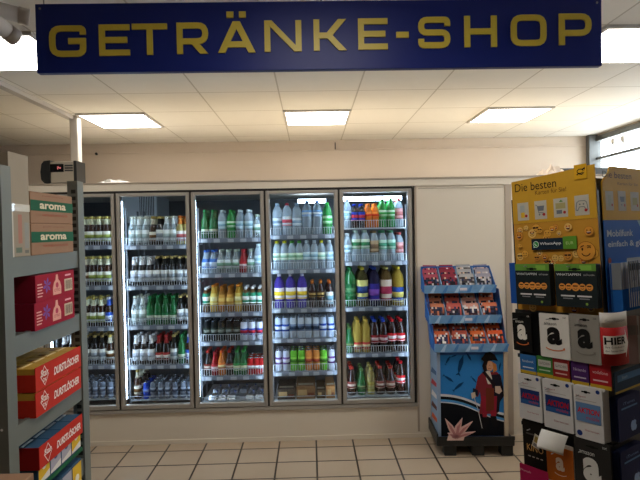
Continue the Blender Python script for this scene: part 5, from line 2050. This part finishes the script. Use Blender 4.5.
# fanned white cards right of the arrow sign
for k in range(6):
    y_a, zt_ = f2(627 + k * 2.2, 317 + k * .4, .03)
    zbt = f2(630, 366, .03)[1]
    o = MB().prism([(0, 0), (.05, 0), (.05, zt_ - zbt), (0, zt_ - zbt)], 0, .0012, 'c_A8A49C' if k % 2 else 'c_8C7470')
    o.rect(.004, .046, (zt_ - zbt) * .6, (zt_ - zbt) * .8, -.0005, 'c_78706C')
    o = o.build('gift_card')
    o.matrix_world = TS @ Matrix.Translation((.010, y_a + .004, zbt)) @ Matrix.Rotation(R(90 - 30), 4, 'Z')
    tag(o, ['reddish grey', 'pale grey'][k % 2] + ' card in the slanted fan right of the red arrow sign', 'gift card', ['reddish', 'pale'][k % 2] + ' fanned cards right of the arrow sign')


def dkblue(mb, W, H):
    mb.rect(-W * .35, W * .35, H * .70, H * .74, -.0006, 'c_5878A0')
    mb.text('iTunes', 0, H * .80, H * .06, -.0006, 'c_7088B0', width=W * .5)
    cx, cz, r_ = W * .15, H * .25, W * .12
    mb.disc(cx - r_ * .35, cz, r_ * .75, -.0006, 'c_8CA4C8', 14, r_ * .95)
    mb.disc(cx + r_ * .35, cz, r_ * .75, -.0007, 'c_8CA4C8', 14, r_ * .95)
    mb.disc(cx + r_ * 1.15, cz + r_ * .2, r_ * .42, -.0009, 'c_1A2448', 10)
    mb.poly([(cx, cz + r_ * 1.0), (cx + r_ * .5, cz + r_ * 1.6), (cx + r_ * .1, cz + r_ * 1.15)], -.0007, 'c_8CA4C8')


def wide(mb, W, H):
    mb.rect(-W * .42, W * .42, H * .5, H * .8, -.0006, 'c_486C90')
    mb.text('Steam', -W * .2, H * .58, H * .15, -.0009, 'c_90A8C0')
    mb.rect(-W / 2, W / 2, 0, H * .1, -.0006, 'c_907830')


card('rail_card', (614.5, 367, 646, 389), .03, .001, 'c_1C3448', wide, 'dark blue rail card just round the corner of the stand', 'prepaid card', face=2, n=2, gap=.002, behind='dark blue rail card hanging round the corner')
card('gift_card', (618, 394, 641, 438), .03, .001, 'c_1A2448', dkblue, 'dark blue gift card with a pale apple emblem, upper of two', B, 'dark blue gift cards with an apple emblem', face=2, n=5, gap=.006,
     behind='dark blue gift card hanging behind the upper apple card')
card('gift_card', (621, 446, 645, 492), .03, .001, 'c_1A2448', dkblue, 'dark blue gift card with a pale apple emblem, lower of two', B, 'dark blue gift cards with an apple emblem', face=2, n=5, gap=.006,
     behind='dark blue gift card hanging behind the lower apple card')
# blue leaflet holder on the far side, seen at the left edge
x_, zt_ = f1(509, 263, .03); zbt = f1(509, 303, .03)[1]
o = MB().box(-.0, .035, 0, .09, 0, zt_ - zbt, 'c_1C50A0').build('leaflet')
o.matrix_world = TS @ Matrix.Translation((x_, .03, zbt))
MB().box(-.0008, 0, .01, .08, .02, (zt_ - zbt) * .5, 'c_7090B8').build('leaflet_print', o)
tag(o, 'blue leaflet block on the far side of the card stand', 'leaflet')

# grey corner column below the window band and two white catches on its frame
struct('trim_3', MB().box(XR - .10, XR - .001, YW - .10, YW - .02, 0, ZC - .001, 'window metal'))
for px in (614, 624):
    A = atX(px, 141 if px == 614 else 138.5, XR - .03)
    MB(Matrix.Translation((XR - .025, A.y, A.z))).rbox(-.03, 0, -.025, .025, -.03, .03, 'white pvc', .008).box(-.02, 0, -.012, .012, -.06, -.03, 'white pvc').build('window_catch', fr)
